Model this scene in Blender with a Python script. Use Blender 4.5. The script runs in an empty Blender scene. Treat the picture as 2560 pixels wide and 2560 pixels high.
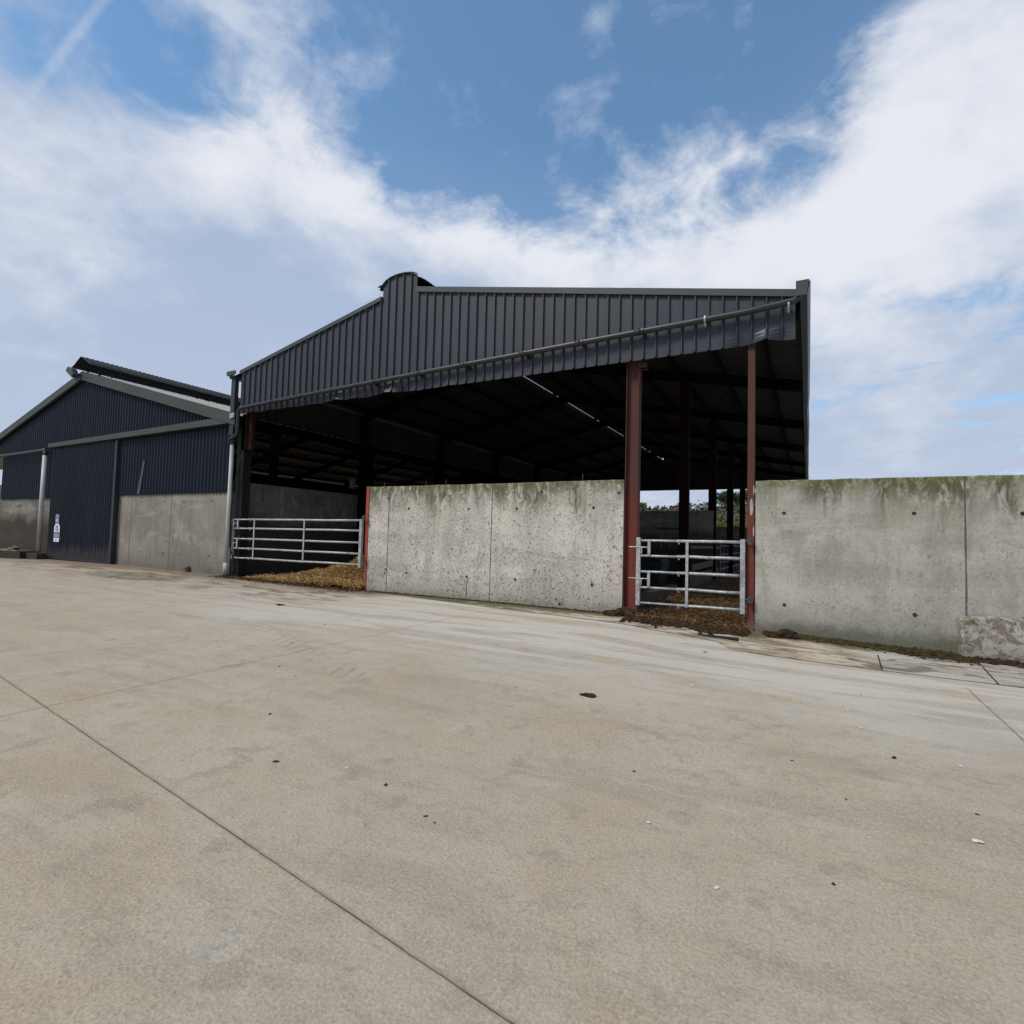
import bpy, bmesh, math, random
from mathutils import Vector, Matrix
random.seed(7)
SC = bpy.context.scene
COL = SC.collection
R = math.radians

# ------------------------------------------------------------------ camera
cam_d = bpy.data.cameras.new('camera')
cam = bpy.data.objects.new('camera', cam_d)
COL.objects.link(cam); SC.camera = cam
cam_d.sensor_width = 36.0; cam_d.sensor_fit = 'HORIZONTAL'
cam_d.lens = 36.0 * 1361.0 / 2560.0
cam_d.clip_start = 0.05; cam_d.clip_end = 3000
def _n(v): return v.normalized()
_Y = _n(Vector((740, -86, -1361)))
_X = -_n(Vector((-2504, 0, -1361))); _X = _n(_X - _Y * _X.dot(_Y))
_Z = _X.cross(_Y)
rot = Matrix((_X, _Y, _Z))
cam.matrix_world = Matrix.Translation((0, 0, 1.5)) @ rot.to_4x4()

# ------------------------------------------------------------------ node helper
class NT:
    def __init__(s, tree): s.t = tree; s.L = tree.links
    def n(s, typ, ins=None, **props):
        nd = s.t.nodes.new(typ)
        for k, v in props.items(): setattr(nd, k, v)
        for k, v in (ins or {}).items():
            sock = nd.inputs[k]
            if isinstance(v, bpy.types.NodeSocket): s.L.new(v, sock)
            else:
                if sock.type == 'RGBA' and len(v) == 3: v = (*v, 1)
                sock.default_value = v
        return nd
    def m(s, op, a, b=0.0, c=0.0, clamp=False):
        return s.n('ShaderNodeMath', {0: a, 1: b, 2: c}, operation=op, use_clamp=clamp).outputs[0]
    def noise(s, vec, scale, detail=4, rough=0.55, dist=0.0):
        return s.n('ShaderNodeTexNoise', {'Vector': vec, 'Scale': scale, 'Detail': detail, 'Roughness': rough, 'Distortion': dist}).outputs['Fac']
    def ss(s, v, lo, hi):          # smooth step
        return s.n('ShaderNodeMapRange', {'Value': v, 'From Min': lo, 'From Max': hi, 'To Min': 0.0, 'To Max': 1.0}, interpolation_type='SMOOTHSTEP').outputs['Result']
    def mix(s, f, a, b, bt='MIX'):
        nd = s.t.nodes.new('ShaderNodeMix'); nd.data_type = 'RGBA'; nd.blend_type = bt
        for i, v in ((0, f), (6, a), (7, b)):
            if isinstance(v, bpy.types.NodeSocket): s.L.new(v, nd.inputs[i])
            else: nd.inputs[i].default_value = (*v, 1) if (i != 0 and len(v) == 3) else v
        return nd.outputs[2]
    def scale(s, vec, sc):
        return s.n('ShaderNodeVectorMath', {0: vec, 1: sc}, operation='MULTIPLY').outputs[0]

# ------------------------------------------------------------------ world sky
SUN_EL, SUN_AZ = R(50), R(215)      # azimuth measured from +Y towards +X
w = bpy.data.worlds.new('World'); SC.world = w; w.use_nodes = True
T = NT(w.node_tree); w.node_tree.nodes.clear()
sky = T.n('ShaderNodeTexSky', sky_type='NISHITA', sun_disc=False, sun_elevation=SUN_EL, sun_rotation=SUN_AZ, air_density=1.0, dust_density=0.6, ozone_density=2.2)
D = T.n('ShaderNodeTexCoord').outputs['Generated']
D = T.n('ShaderNodeVectorMath', {0: D}, operation='NORMALIZE').outputs[0]
sep = T.n('ShaderNodeSeparateXYZ', {0: D})
zz = T.m('ADD', T.m('MAXIMUM', sep.outputs[2], 0.0), 0.16)
P = T.n('ShaderNodeCombineXYZ', {0: T.m('DIVIDE', sep.outputs[0], zz), 1: T.m('DIVIDE', sep.outputs[1], zz), 2: 0.0}).outputs[0]
def lobes(lst):
    acc = None
    for (x, y, z), r, a in lst:
        v = Vector((x, y, z)).normalized()
        dt = T.n('ShaderNodeVectorMath', {0: D, 1: v}, operation='DOT_PRODUCT').outputs['Value']
        e = T.m('MULTIPLY', T.m('EXPONENT', T.m('MULTIPLY', T.m('SUBTRACT', dt, 1.0), 2.0 / (r * r))), a)
        acc = e if acc is None else T.m('ADD', acc, e)
    return acc
blue = lobes([((-.26, .69, .67), .22, .80), ((-.45, .58, .68), .20, .7), ((-.14, .74, .66), .18, .7), ((-.65, .42, .64), .14, .55),
              ((-.06, .80, .60), .12, .6), ((-.33, .78, .52), .06, .34), ((-.35, .5, .9), .40, .8), ((.02, .72, .70), .12, .45),
              ((.03, .925, .375), .03, .22), ((.07, .93, .37), .035, .32), ((.12, .93, .36), .04, .36), ((.17, .93, .35), .04, .38), ((.22, .92, .34), .04, .42), ((.27, .91, .335), .045, .45), ((-.80, .25, .56), .07, .40), ((-.72, .36, .60), .08, .45), ((.12, .97, .22), .03, .3), ((.20, .96, .2), .035, .4), ((.10, .985, .10), .03, .3), ((.2, .97, .11), .03, .35)])
nA = T.noise(T.scale(D, (1.0, 1.0, 1.7)), 3.2, 9, .60, .25)
nB = T.noise(P, 2.6, 9, .62, .35)
nC = T.noise(T.scale(D, (1.0, 1.0, 1.5)), 9.0, 8, .62, .4)
nn = T.m('ADD', T.m('ADD', T.m('MULTIPLY', nA, .42), T.m('MULTIPLY', nB, .28)), T.m('MULTIPLY', nC, .30))
B = T.ss(blue, .15, .95)
amp = T.m('ADD', .9, T.m('MULTIPLY', T.m('MULTIPLY', B, T.m('SUBTRACT', 1.6, B)), 6.0))
bn = T.noise(T.scale(D, (1.6, 1.6, 13.0)), 1.7, 7, .6, .5)
band = T.m('MULTIPLY', T.m('MULTIPLY', T.ss(bn, .47, .60), T.m('SUBTRACT', 1.0, T.ss(sep.outputs[2], .26, .38))), T.ss(sep.outputs[0], -.2, .05))
B = T.m('MINIMUM', 1.0, T.m('ADD', B, T.m('MULTIPLY', band, .95)))
cov = T.m('ADD', T.m('SUBTRACT', 1.02, T.m('MULTIPLY', B, .64)), T.m('MULTIPLY', T.m('SUBTRACT', nn, .49), amp))
cov = T.m('MAXIMUM', T.ss(cov, .10, .95), .10)
white = lobes([((-.60, .59, .54), .12, .75), ((-.72, .45, .52), .10, .6), ((-.86, .26, .44), .16, .7), ((-.01, .89, .49), .15, .75), ((-.44, .73, .53), .10, .6), ((-.52, .66, .53), .09, .5), ((.2, .83, .52), .24, .85),
               ((-.36, .80, .47), .12, .75), ((-.20, .86, .47), .12, .6), ((.08, .88, .46), .12, .5), ((.23, .96, .22), .05, .3), ((.12, .98, .17), .05, .35), ((-.3, .95, .06), .15, .2)])
wv = T.ss(T.m('ADD', white, T.m('MULTIPLY', T.m('SUBTRACT', nn, .5), 3.4)), 0.0, 1.15)
low = T.ss(sep.outputs[2], 0.0, 0.5)
grey = T.mix(low, (.50, .58, .73), (.40, .495, .675))
ccol = T.mix(wv, grey, (.80, .825, .885))
skyc = T.mix(1.0, sky.outputs[0], (.115, .160, .170), 'MULTIPLY')
mixc = T.mix(cov, skyc, ccol)
# thin vapour trail at the upper left
va, vb = Vector((-.7259, .2996, .6192)), Vector((-.7987, .2746, .5354))
tn = va.cross(vb).normalized()
tdp = T.n('ShaderNodeVectorMath', {0: D, 1: tn}, operation='DOT_PRODUCT').outputs['Value']
trail = T.m('MULTIPLY', T.m('SUBTRACT', 1.0, T.ss(T.m('ABSOLUTE', T.m('ADD', tdp, T.m('MULTIPLY', T.m('SUBTRACT', nC, .5), .01))), .001, .008)), lobes([(tuple((va + vb) / 2), .09, 1.0)]))
mixc = T.mix(T.m('MULTIPLY', trail, .22), mixc, (.80, .83, .88))
bg = T.n('ShaderNodeBackground', {'Color': T.mix(1.0, mixc, (10, 10, 10), 'MULTIPLY'), 'Strength': 0.1})
wo = T.n('ShaderNodeOutputWorld', {'Surface': bg.outputs[0]})

# ------------------------------------------------------------------ sun, exposure
sd = bpy.data.lights.new('sun', 'SUN'); sd.energy = 2.6; sd.angle = R(14); sd.color = (1.0, .94, .85)
so = bpy.data.objects.new('sun', sd); COL.objects.link(so)
sv = Vector((math.sin(SUN_AZ) * math.cos(SUN_EL), math.cos(SUN_AZ) * math.cos(SUN_EL), math.sin(SUN_EL)))
so.rotation_euler = sv.to_track_quat('Z', 'Y').to_euler(); so.location = (-10, -20, 30)
SC.view_settings.view_transform = 'Standard'; SC.view_settings.look = 'None'
SC.view_settings.exposure = 0.0; SC.view_settings.gamma = 1.0
SC.render.engine = 'CYCLES'

# ------------------------------------------------------------------ object helpers
ORG = {}
def tag(o, label=None, cat=None, group=None, kind=None):
    if label: o['label'] = label
    if cat: o['category'] = cat
    if group: o['group'] = group
    if kind: o['kind'] = kind
    return o
def thing(name, label, cat, loc, group=None):
    o = bpy.data.objects.new(name, None); COL.objects.link(o); o.location = loc
    o.empty_display_size = .3; ORG[o] = Vector(loc); return tag(o, label, cat, group)
class MB:
    def __init__(s): s.v = []; s.f = []
    def quad(s, *p):
        i = len(s.v); s.v += [tuple(q) for q in p]; s.f.append(tuple(range(i, i + len(p)))); return s
    def box(s, x0, x1, y0, y1, z0, z1):
        i = len(s.v)
        s.v += [(x, y, z) for z in (z0, z1) for y in (y0, y1) for x in (x0, x1)]
        for f in ((0, 2, 3, 1), (4, 5, 7, 6), (0, 1, 5, 4), (2, 6, 7, 3), (0, 4, 6, 2), (1, 3, 7, 5)): s.f.append(tuple(i + k for k in f))
        return s
    def beam(s, a, b, wd, ht, up=(0, 0, 1)):       # rectangular bar from a to b
        a = Vector(a); b = Vector(b); d = (b - a).normalized(); u = Vector(up)
        r = d.cross(u).normalized() * wd / 2; u = r.cross(d).normalized() * ht / 2
        i = len(s.v)
        for p in (a, b):
            for q in (-r - u, r - u, r + u, -r + u): s.v.append(tuple(p + q))
        for f in ((0, 1, 2, 3), (7, 6, 5, 4), (0, 4, 5, 1), (1, 5, 6, 2), (2, 6, 7, 3), (3, 7, 4, 0)): s.f.append(tuple(i + k for k in f))
        return s
    def tube(s, pts, rad, n=10, cap=True):
        pts = [Vector(p) for p in pts]
        if not isinstance(rad, (list, tuple)): rad = [rad] * len(pts)
        base = len(s.v); prev = None
        for k, p in enumerate(pts):
            d = (pts[min(k + 1, len(pts) - 1)] - pts[max(k - 1, 0)]).normalized()
            if prev is None:
                u = d.cross(Vector((0, 0, 1)) if abs(d.z) < .9 else Vector((0, 1, 0))).normalized()
            else: u = (prev - d * prev.dot(d)).normalized()
            prev = u; v = d.cross(u)
            for j in range(n):
                a = 2 * math.pi * j / n
                s.v.append(tuple(p + (u * math.cos(a) + v * math.sin(a)) * rad[k]))
        for k in range(len(pts) - 1):
            for j in range(n):
                a = base + k * n + j; b = base + k * n + (j + 1) % n
                s.f.append((a, b, b + n, a + n))
        if cap:
            s.f.append(tuple(base + j for j in reversed(range(n)))); s.f.append(tuple(base + (len(pts) - 1) * n + j for j in range(n)))
        return s
    def prism(s, poly, y0, y1):                      # polygon in XZ, extruded in Y
        i = len(s.v); n = len(poly)
        s.v += [(x, y0, z) for x, z in poly] + [(x, y1, z) for x, z in poly]
        s.f.append(tuple(range(i, i + n))); s.f.append(tuple(reversed(range(i + n, i + 2 * n))))
        for k in range(n): s.f.append((i + k, i + n + k, i + n + (k + 1) % n, i + (k + 1) % n))
        return s
    def grid(s, rows):                               # rows of equal length point lists
        i = len(s.v); m = len(rows[0])
        for r in rows: s.v += [tuple(p) for p in r]
        for a in range(len(rows) - 1):
            for b in range(m - 1):
                k = i + a * m + b; s.f.append((k, k + 1, k + m + 1, k + m))
        return s
    def build(s, name, mat, parent=None, smooth=False, bevel=0.0):
        org = ORG.get(parent, Vector((0, 0, 0)))
        me = bpy.data.meshes.new(name)
        me.from_pydata([(v[0] - org.x, v[1] - org.y, v[2] - org.z) for v in s.v], [], s.f)
        me.materials.append(mat)
        if smooth: me.polygons.foreach_set('use_smooth', [True] * len(me.polygons))
        o = bpy.data.objects.new(name, me); COL.objects.link(o)
        if parent is not None: o.parent = parent; ORG[o] = org
        if bevel:
            b = o.modifiers.new('bevel', 'BEVEL'); b.width = bevel; b.segments = 2; b.limit_method = 'ANGLE'
        return o

# ------------------------------------------------------------------ materials
def newmat(name):
    m = bpy.data.materials.new(name); m.use_nodes = True; m.node_tree.nodes.clear()
    t = NT(m.node_tree); pos = t.n('ShaderNodeNewGeometry').outputs['Position']
    return m, t, pos
def finish(m, t, col, rough=.8, metal=0.0, bump=None, bs=.3, bd=.01, spec=.5):
    ins = {'Base Color': col, 'Roughness': rough, 'Metallic': metal, 'Specular IOR Level': spec}
    if bump is not None:
        ins['Normal'] = t.n('ShaderNodeBump', {'Height': bump, 'Strength': bs, 'Distance': bd}).outputs[0]
    b = t.n('ShaderNodeBsdfPrincipled', ins)
    t.n('ShaderNodeOutputMaterial', {'Surface': b.outputs[0]}); return m
def simple(name, c1, c2, sc=3.0, rough=.6, metal=0.0, bs=.15, spec=.5, stretch=(1, 1, 1), fine=40):
    m, t, p = newmat(name); pv = t.scale(p, stretch)
    f = t.ss(t.noise(pv, sc, 6, .6), .32, .68); g = t.noise(p, fine, 3, .6)
    f2 = t.m('ADD', t.m('MULTIPLY', f, .8), t.m('MULTIPLY', g, .2))
    return finish(m, t, t.mix(f2, c1, c2), rough, metal, g, bs, .004, spec)

def concrete(name, light, dark, worms=.8,  top=2.78, green=.7, moss=.6, basez=0.0, dirty=0.0, patch=0.0, mossc=(.10, .115, .035)):
    m, t, p = newmat(name)
    s = t.n('ShaderNodeSeparateXYZ', {0: p}); z = s.outputs[2]
    big = t.ss(t.noise(p, .9, 5, .6, .4), .3, .7)
    str_ = t.ss(t.noise(t.scale(p, (1, 1, .16)), 3.2, 6, .65), .35, .75)
    fine = t.noise(p, 45, 4, .65); mid = t.noise(p, 7, 6, .65)
    c = t.mix(big, tuple(q * .9 for q in dark), light)
    pr = t.n('ShaderNodeMapping', {'Vector': p, 'Rotation': (0, 0, R(-14)), 'Scale': (.22, 2.6, 1)}).outputs[0]
    s2 = t.noise(pr, 1.5, 7, .66, .25)
    c = t.mix(t.m('MULTIPLY', t.ss(s2, .52, .60), .34), c, (.27, .235, .175))
    c = t.mix(t.m('MULTIPLY', t.ss(s2, .47, .40), .25), c, (.52, .475, .385))
    c = t.mix(t.m('MULTIPLY', t.ss(mid, .45, .75), .35), c, tuple(x * 1.18 for x in light))
    c = t.mix(t.m('MULTIPLY', t.ss(str_, .3, .9), .38), c, tuple(x * .58 for x in dark))
    bl = t.noise(t.scale(p, (1, 1, .7)), 2.4, 8, .72, .5)
    c = t.mix(t.m('MULTIPLY', t.ss(bl, .50, .60), .30), c, tuple(x * .66 for x in dark))
    pk = t.ss(t.noise(t.scale(p, (.9, 1, 1.3)), 1.1, 3, .5), .55, .75)
    c = t.mix(t.m('MULTIPLY', pk, .25), c, (light[0] * .95, light[1] * .86, light[2] * .80))
    # run-off stains below the top edge
    edge = t.m('MULTIPLY', t.noise(t.scale(p, (1, 1, .05)), 1.6, 5, .7), 1.7)
    tz = t.m('ADD', t.m('SUBTRACT', z, top), edge)
    tm = t.m('MULTIPLY', t.ss(tz, .05, .75), t.m('MULTIPLY', t.ss(t.noise(t.scale(p, (1, 1, .35)), 6, 8, .80, .8), .40, .54), t.ss(t.noise(t.scale(p, (1, 1, .2)), 1.3, 3, .6), .32, .52)))
    c = t.mix(t.m('MULTIPLY', tm, min(1.0, green * 1.05)), c, (.105, .10, .058))
    dn = t.noise(t.scale(p, (1, 1, .035)), 5.5, 4, .7); dr = t.m('MULTIPLY', t.ss(dn, .56, .66), t.ss(t.m('ADD', t.m('SUBTRACT', z, top), t.m('MULTIPLY', dn, 3.2)), .6, 1.7))
    c = t.mix(t.m('MULTIPLY', dr, green * .42), c, (.17, .16, .10))
    tz2 = t.m('ADD', t.m('SUBTRACT', z, top), t.m('MULTIPLY', t.noise(p, 3.5, 5, .7), .5))
    tm2 = t.m('MULTIPLY', t.ss(tz2, -.06, .24), t.ss(t.noise(p, 9, 5, .7), .36, .6))
    c = t.mix(t.m('MULTIPLY', tm2, green * .85), c, mossc)
    # damp and moss at the foot
    fz = t.m('SUBTRACT', t.m('SUBTRACT', z, basez), t.m('MULTIPLY', t.noise(p, 1.4, 5, .7), .5))
    fm = t.m('SUBTRACT', 1.0, t.ss(fz, -.22, .04))
    c = t.mix(t.m('MULTIPLY', fm, moss), c, (.06, .065, .03))
    fm3 = t.m('SUBTRACT', 1.0, t.ss(fz, -.1, .5))
    c = t.mix(t.m('MULTIPLY', fm3, .45), c, tuple(x * .62 for x in dark))
    if dirty:
        dz = t.m('SUBTRACT', z, t.m('MULTIPLY', t.noise(p, .8, 5, .7), 1.6))
        c = t.mix(t.m('MULTIPLY', t.m('SUBTRACT', 1.0, t.ss(dz, .75, 1.35)), dirty), c, (.045, .032, .022))
    if patch:
        c = t.mix(t.m('MULTIPLY', t.ss(t.noise(p, 3.2, 8, .75, .6), .48, .54), patch), c, (.15, .115, .085))
        c = t.mix(t.m('MULTIPLY', t.ss(t.noise(p, 2.2, 8, .75, .6), .56, .60), patch * .6), c, (.10, .085, .05))
    # curly pock marks left by the casting
    pz = t.scale(p, (1, 1, 1.0))
    n1 = t.noise(t.scale(p, (1, 1, .85)), 12, 2, .5, .7); n2 = t.noise(pz, 17, 1, .5); n3 = t.noise(p, 1.3, 4, .6)
    line = t.m('SUBTRACT', 1.0, t.ss(t.m('ABSOLUTE', t.m('SUBTRACT', n1, .5)), 0.008, .030))
    dens = t.m('ADD', t.m('MULTIPLY', n3, .50), t.m('SUBTRACT', .300, t.m('MULTIPLY', z, .028)))
    seg = t.ss(t.m('SUBTRACT', n2, t.m('SUBTRACT', 1.02, dens)), -.02, .015)
    worm = t.m('MULTIPLY', line, seg)
    c = t.mix(t.m('MULTIPLY', worm, t.m('MULTIPLY', t.m('ADD', .45, t.m('MULTIPLY', t.ss(t.noise(p, 5, 3, .6), .4, .6), .6)), worms)), c, (.10, .085, .062))
    c = t.mix(t.m('MULTIPLY', t.ss(fine, .5, .8), .25), c, tuple(x * .6 for x in dark))
    h = t.m('SUBTRACT', t.m('ADD', t.m('MULTIPLY', mid, .6), t.m('MULTIPLY', fine, .25)), t.m('MULTIPLY', worm, .9 * worms))
    return finish(m, t, c, .9, 0, h, .55, .012, .25)

M = {}
M['wall'] = concrete('wall_concrete', (.615, .578, .505), (.50, .468, .405), 1.0, 2.78, .9, .5, -.02)
M['wall2'] = concrete('mossy_wall_concrete', (.485, .468, .405), (.385, .372, .315), .42, 2.70, 1.0, .9, -.06, mossc=(.09, .12, .022))
M['wall_blue'] = concrete('smooth_wall_concrete', (.31, .285, .245), (.225, .205, .175), 0.0, 9.0, 0.0, .3, .1)
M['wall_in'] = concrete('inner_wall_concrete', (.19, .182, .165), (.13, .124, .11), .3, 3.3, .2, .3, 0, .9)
M['block'] = concrete('block_concrete', (.62, .59, .52), (.50, .47, .40), .9, .52, .2, .5, -.14, 0.0, .8)
M['clad'] = simple('grey_painted_steel', (.028, .034, .047), (.043, .050, .064), 1.2, .42, 0, .05, .4, (1, 1, .25))
M['clad_dark'] = simple('dark_sheet', (.022, .022, .021), (.036, .034, .032), 1.0, .7, 0, .1, .2)
M['inner_sheet'] = simple('fibre_cement_sheet', (.30, .285, .26), (.38, .36, .33), 1.0, .85, 0, .1, .2)
M['flash'] = simple('grey_flashing', (.050, .056, .062), (.064, .070, .074), 1.0, .45, 0, .05, .4)
M['green_trim'] = simple('grey_green_trim', (.040, .048, .041), (.054, .062, .053), .9, .5, 0, .1, .4, (1, 1, 2))
M['blue'] = simple('navy_painted_steel', (.006, .010, .021), (.010, .016, .030), 1.4, .5, 0, .08, .28, (1, 1, .2))
M['blue_door'] = simple('navy_door_steel', (.007, .011, .022), (.012, .018, .032), 1.4, .55, 0, .08, .25, (1, 1, .15))
def door_mat():
    m, t, p = newmat('navy_door_steel')
    s_ = t.n('ShaderNodeSeparateXYZ', {0: p}); f = t.ss(t.noise(t.scale(p, (1, 1, .15)), 1.4, 6, .6), .32, .68)
    c = t.mix(f, (.007, .012, .022), (.012, .019, .031))
    dz = t.m('SUBTRACT', t.m('SUBTRACT', s_.outputs[2], .2), t.m('MULTIPLY', t.noise(t.scale(p, (1, 1, .12)), 7, 5, .7), 1.5))
    c = t.mix(t.m('MULTIPLY', t.m('SUBTRACT', 1.0, t.ss(dz, -.6, -.1)), .55), c, (.11, .10, .085))
    sc = t.ss(t.noise(t.scale(p, (1.6, 1, .5)), 9, 3, .7), .70, .74)
    c = t.mix(t.m('MULTIPLY', sc, .5), c, (.12, .125, .14))
    return finish(m, t, c, .55, 0, t.noise(p, 40), .08, .004, .25)
M['blue_door'] = door_mat()
M['pipe'] = simple('grey_plastic_pipe', (.022, .025, .030), (.036, .040, .046), 2, .4, 0, .05, .4)
M['white_pipe'] = simple('weathered_white_pipe', (.30, .31, .28), (.58, .58, .54), 1.5, .5, 0, .1, .4, (1, 1, .4))
M['black'] = simple('black_steel', (.005, .006, .006), (.010, .011, .010), 3, .6, 0, .1, .3)
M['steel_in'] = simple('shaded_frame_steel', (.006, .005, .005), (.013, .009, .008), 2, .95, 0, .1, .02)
M['galv'] = simple('galvanised_steel', (.36, .38, .385), (.48, .50, .50), 8, .45, .3, .1, .5)
M['galv_dull'] = simple('dull_galvanised_steel', (.055, .055, .055), (.09, .095, .09), 8, .6, .2, .1, .4)
M['wood'] = simple('rough_sawn_wood', (.065, .040, .024), (.115, .074, .045), 4, .85, 0, .3, .2, (1, 1, 4))
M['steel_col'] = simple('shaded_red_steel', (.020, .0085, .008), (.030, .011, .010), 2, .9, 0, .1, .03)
M['damp'] = simple('damp_dark_concrete', (.022, .020, .016), (.05, .045, .036), 2.5, .9, 0, .4, .2)
M['dark_hole'] = simple('dark_hole', (.02, .018, .014), (.035, .03, .022), 10, .9)
M['joint'] = simple('joint_filler', (.06, .055, .05), (.14, .13, .12), 12, .9)
M['dung'] = simple('dried_dung', (.012, .008, .005), (.070, .044, .026), 11, .95, 0, .9, .1, fine=70)
M['litter'] = simple('moss_and_litter', (.022, .020, .008), (.075, .062, .022), 9, .95, 0, .8, .1)
M['stone'] = simple('pale_stone', (.5, .49, .46), (.7, .69, .66), 8, .8)
M['brick'] = simple('brown_stone', (.10, .07, .055), (.18, .13, .11), 9, .9, 0, .5)
M['sign_blue'] = simple('sign_blue', (.02, .06, .28), (.03, .075, .33), 3, .4)
M['sign_white'] = simple('sign_white', (.72, .74, .78), (.80, .80, .82), 3, .4)
M['sign_black'] = simple('sign_black', (.02, .02, .025), (.03, .03, .035), 3, .5)
M['board_white'] = simple('dirty_white_board', (.30, .30, .29), (.42, .42, .40), 5, .6)
M['glass'] = simple('lamp_glass', (.25, .26, .25), (.35, .36, .34), 3, .15)
M['bark'] = simple('bark', (.06, .052, .045), (.12, .105, .09), 2, .95)

def clad_mat():
    m, t, p = newmat('grey_painted_steel')
    x = t.n('ShaderNodeSeparateXYZ', {0: p}).outputs[0]
    wn = t.n('ShaderNodeTexWhiteNoise', {'W': t.m('FLOOR', t.m('MULTIPLY', x, 1 / .7635))}, noise_dimensions='1D').outputs['Value']
    f = t.ss(t.noise(t.scale(p, (1, 1, .18)), 2.2, 6, .65), .3, .7)
    c = t.mix(f, (.028, .034, .046), (.044, .051, .065))
    c = t.mix(t.m('MULTIPLY', wn, .45), c, (.046, .046, .052))
    c = t.mix(t.m('MULTIPLY', t.ss(t.noise(p, 26, 3, .7), .70, .73), .5), c, (.16, .16, .16))
    return finish(m, t, c, .45, 0, t.noise(p, 1.6, 3), .12, .02, .4)
M['clad'] = clad_mat()
def galv_mat():
    m, t, p = newmat('galvanised_steel')
    f = t.noise(p, 14, 4, .6); z = t.n('ShaderNodeSeparateXYZ', {0: p}).outputs[2]
    c = t.mix(t.ss(f, .4, .6), (.34, .36, .365), (.47, .49, .49))
    mk = t.m('MULTIPLY', t.ss(t.noise(p, 5, 6, .75), .50, .62), t.m('SUBTRACT', .75, t.m('MULTIPLY', z, .25)))
    c = t.mix(mk, c, (.17, .14, .10))
    return finish(m, t, c, .5, .25, f, .15, .004, .5)
M['galv'] = galv_mat()
def red_steel():
    m, t, p = newmat('red_oxide_steel')
    s = t.n('ShaderNodeSeparateXYZ', {0: p})
    f = t.ss(t.noise(t.scale(p, (1, 1, .3)), 3, 6, .7), .3, .7)
    c = t.mix(f, (.140, .034, .024), (.185, .047, .032))
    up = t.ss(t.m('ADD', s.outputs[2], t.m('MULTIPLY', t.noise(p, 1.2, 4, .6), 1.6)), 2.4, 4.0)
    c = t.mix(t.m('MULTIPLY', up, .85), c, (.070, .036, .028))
    ch = t.ss(t.noise(p, 22, 4, .7), .66, .72)
    c = t.mix(t.m('MULTIPLY', ch, .6), c, (.38, .26, .20))
    lo = t.m('SUBTRACT', 1.0, t.ss(t.m('ADD', s.outputs[2], t.m('MULTIPLY', t.noise(p, 6, 4, .6), .3)), .1, .45))
    c = t.mix(t.m('MULTIPLY', lo, .6), c, (.19, .115, .09))
    return finish(m, t, c, .75, 0, t.noise(p, 60, 3), .2, .003, .25)
M['red'] = red_steel()
M['red_bright'] = simple('bright_red_oxide', (.27, .058, .035), (.34, .080, .050), 3, .75, 0, .15, .25, (1, 1, .3))
M['rust'] = simple('rusty_steel', (.022, .009, .006), (.036, .013, .008), 5, .8, 0, .3, .2, (1, 1, .3))

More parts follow.
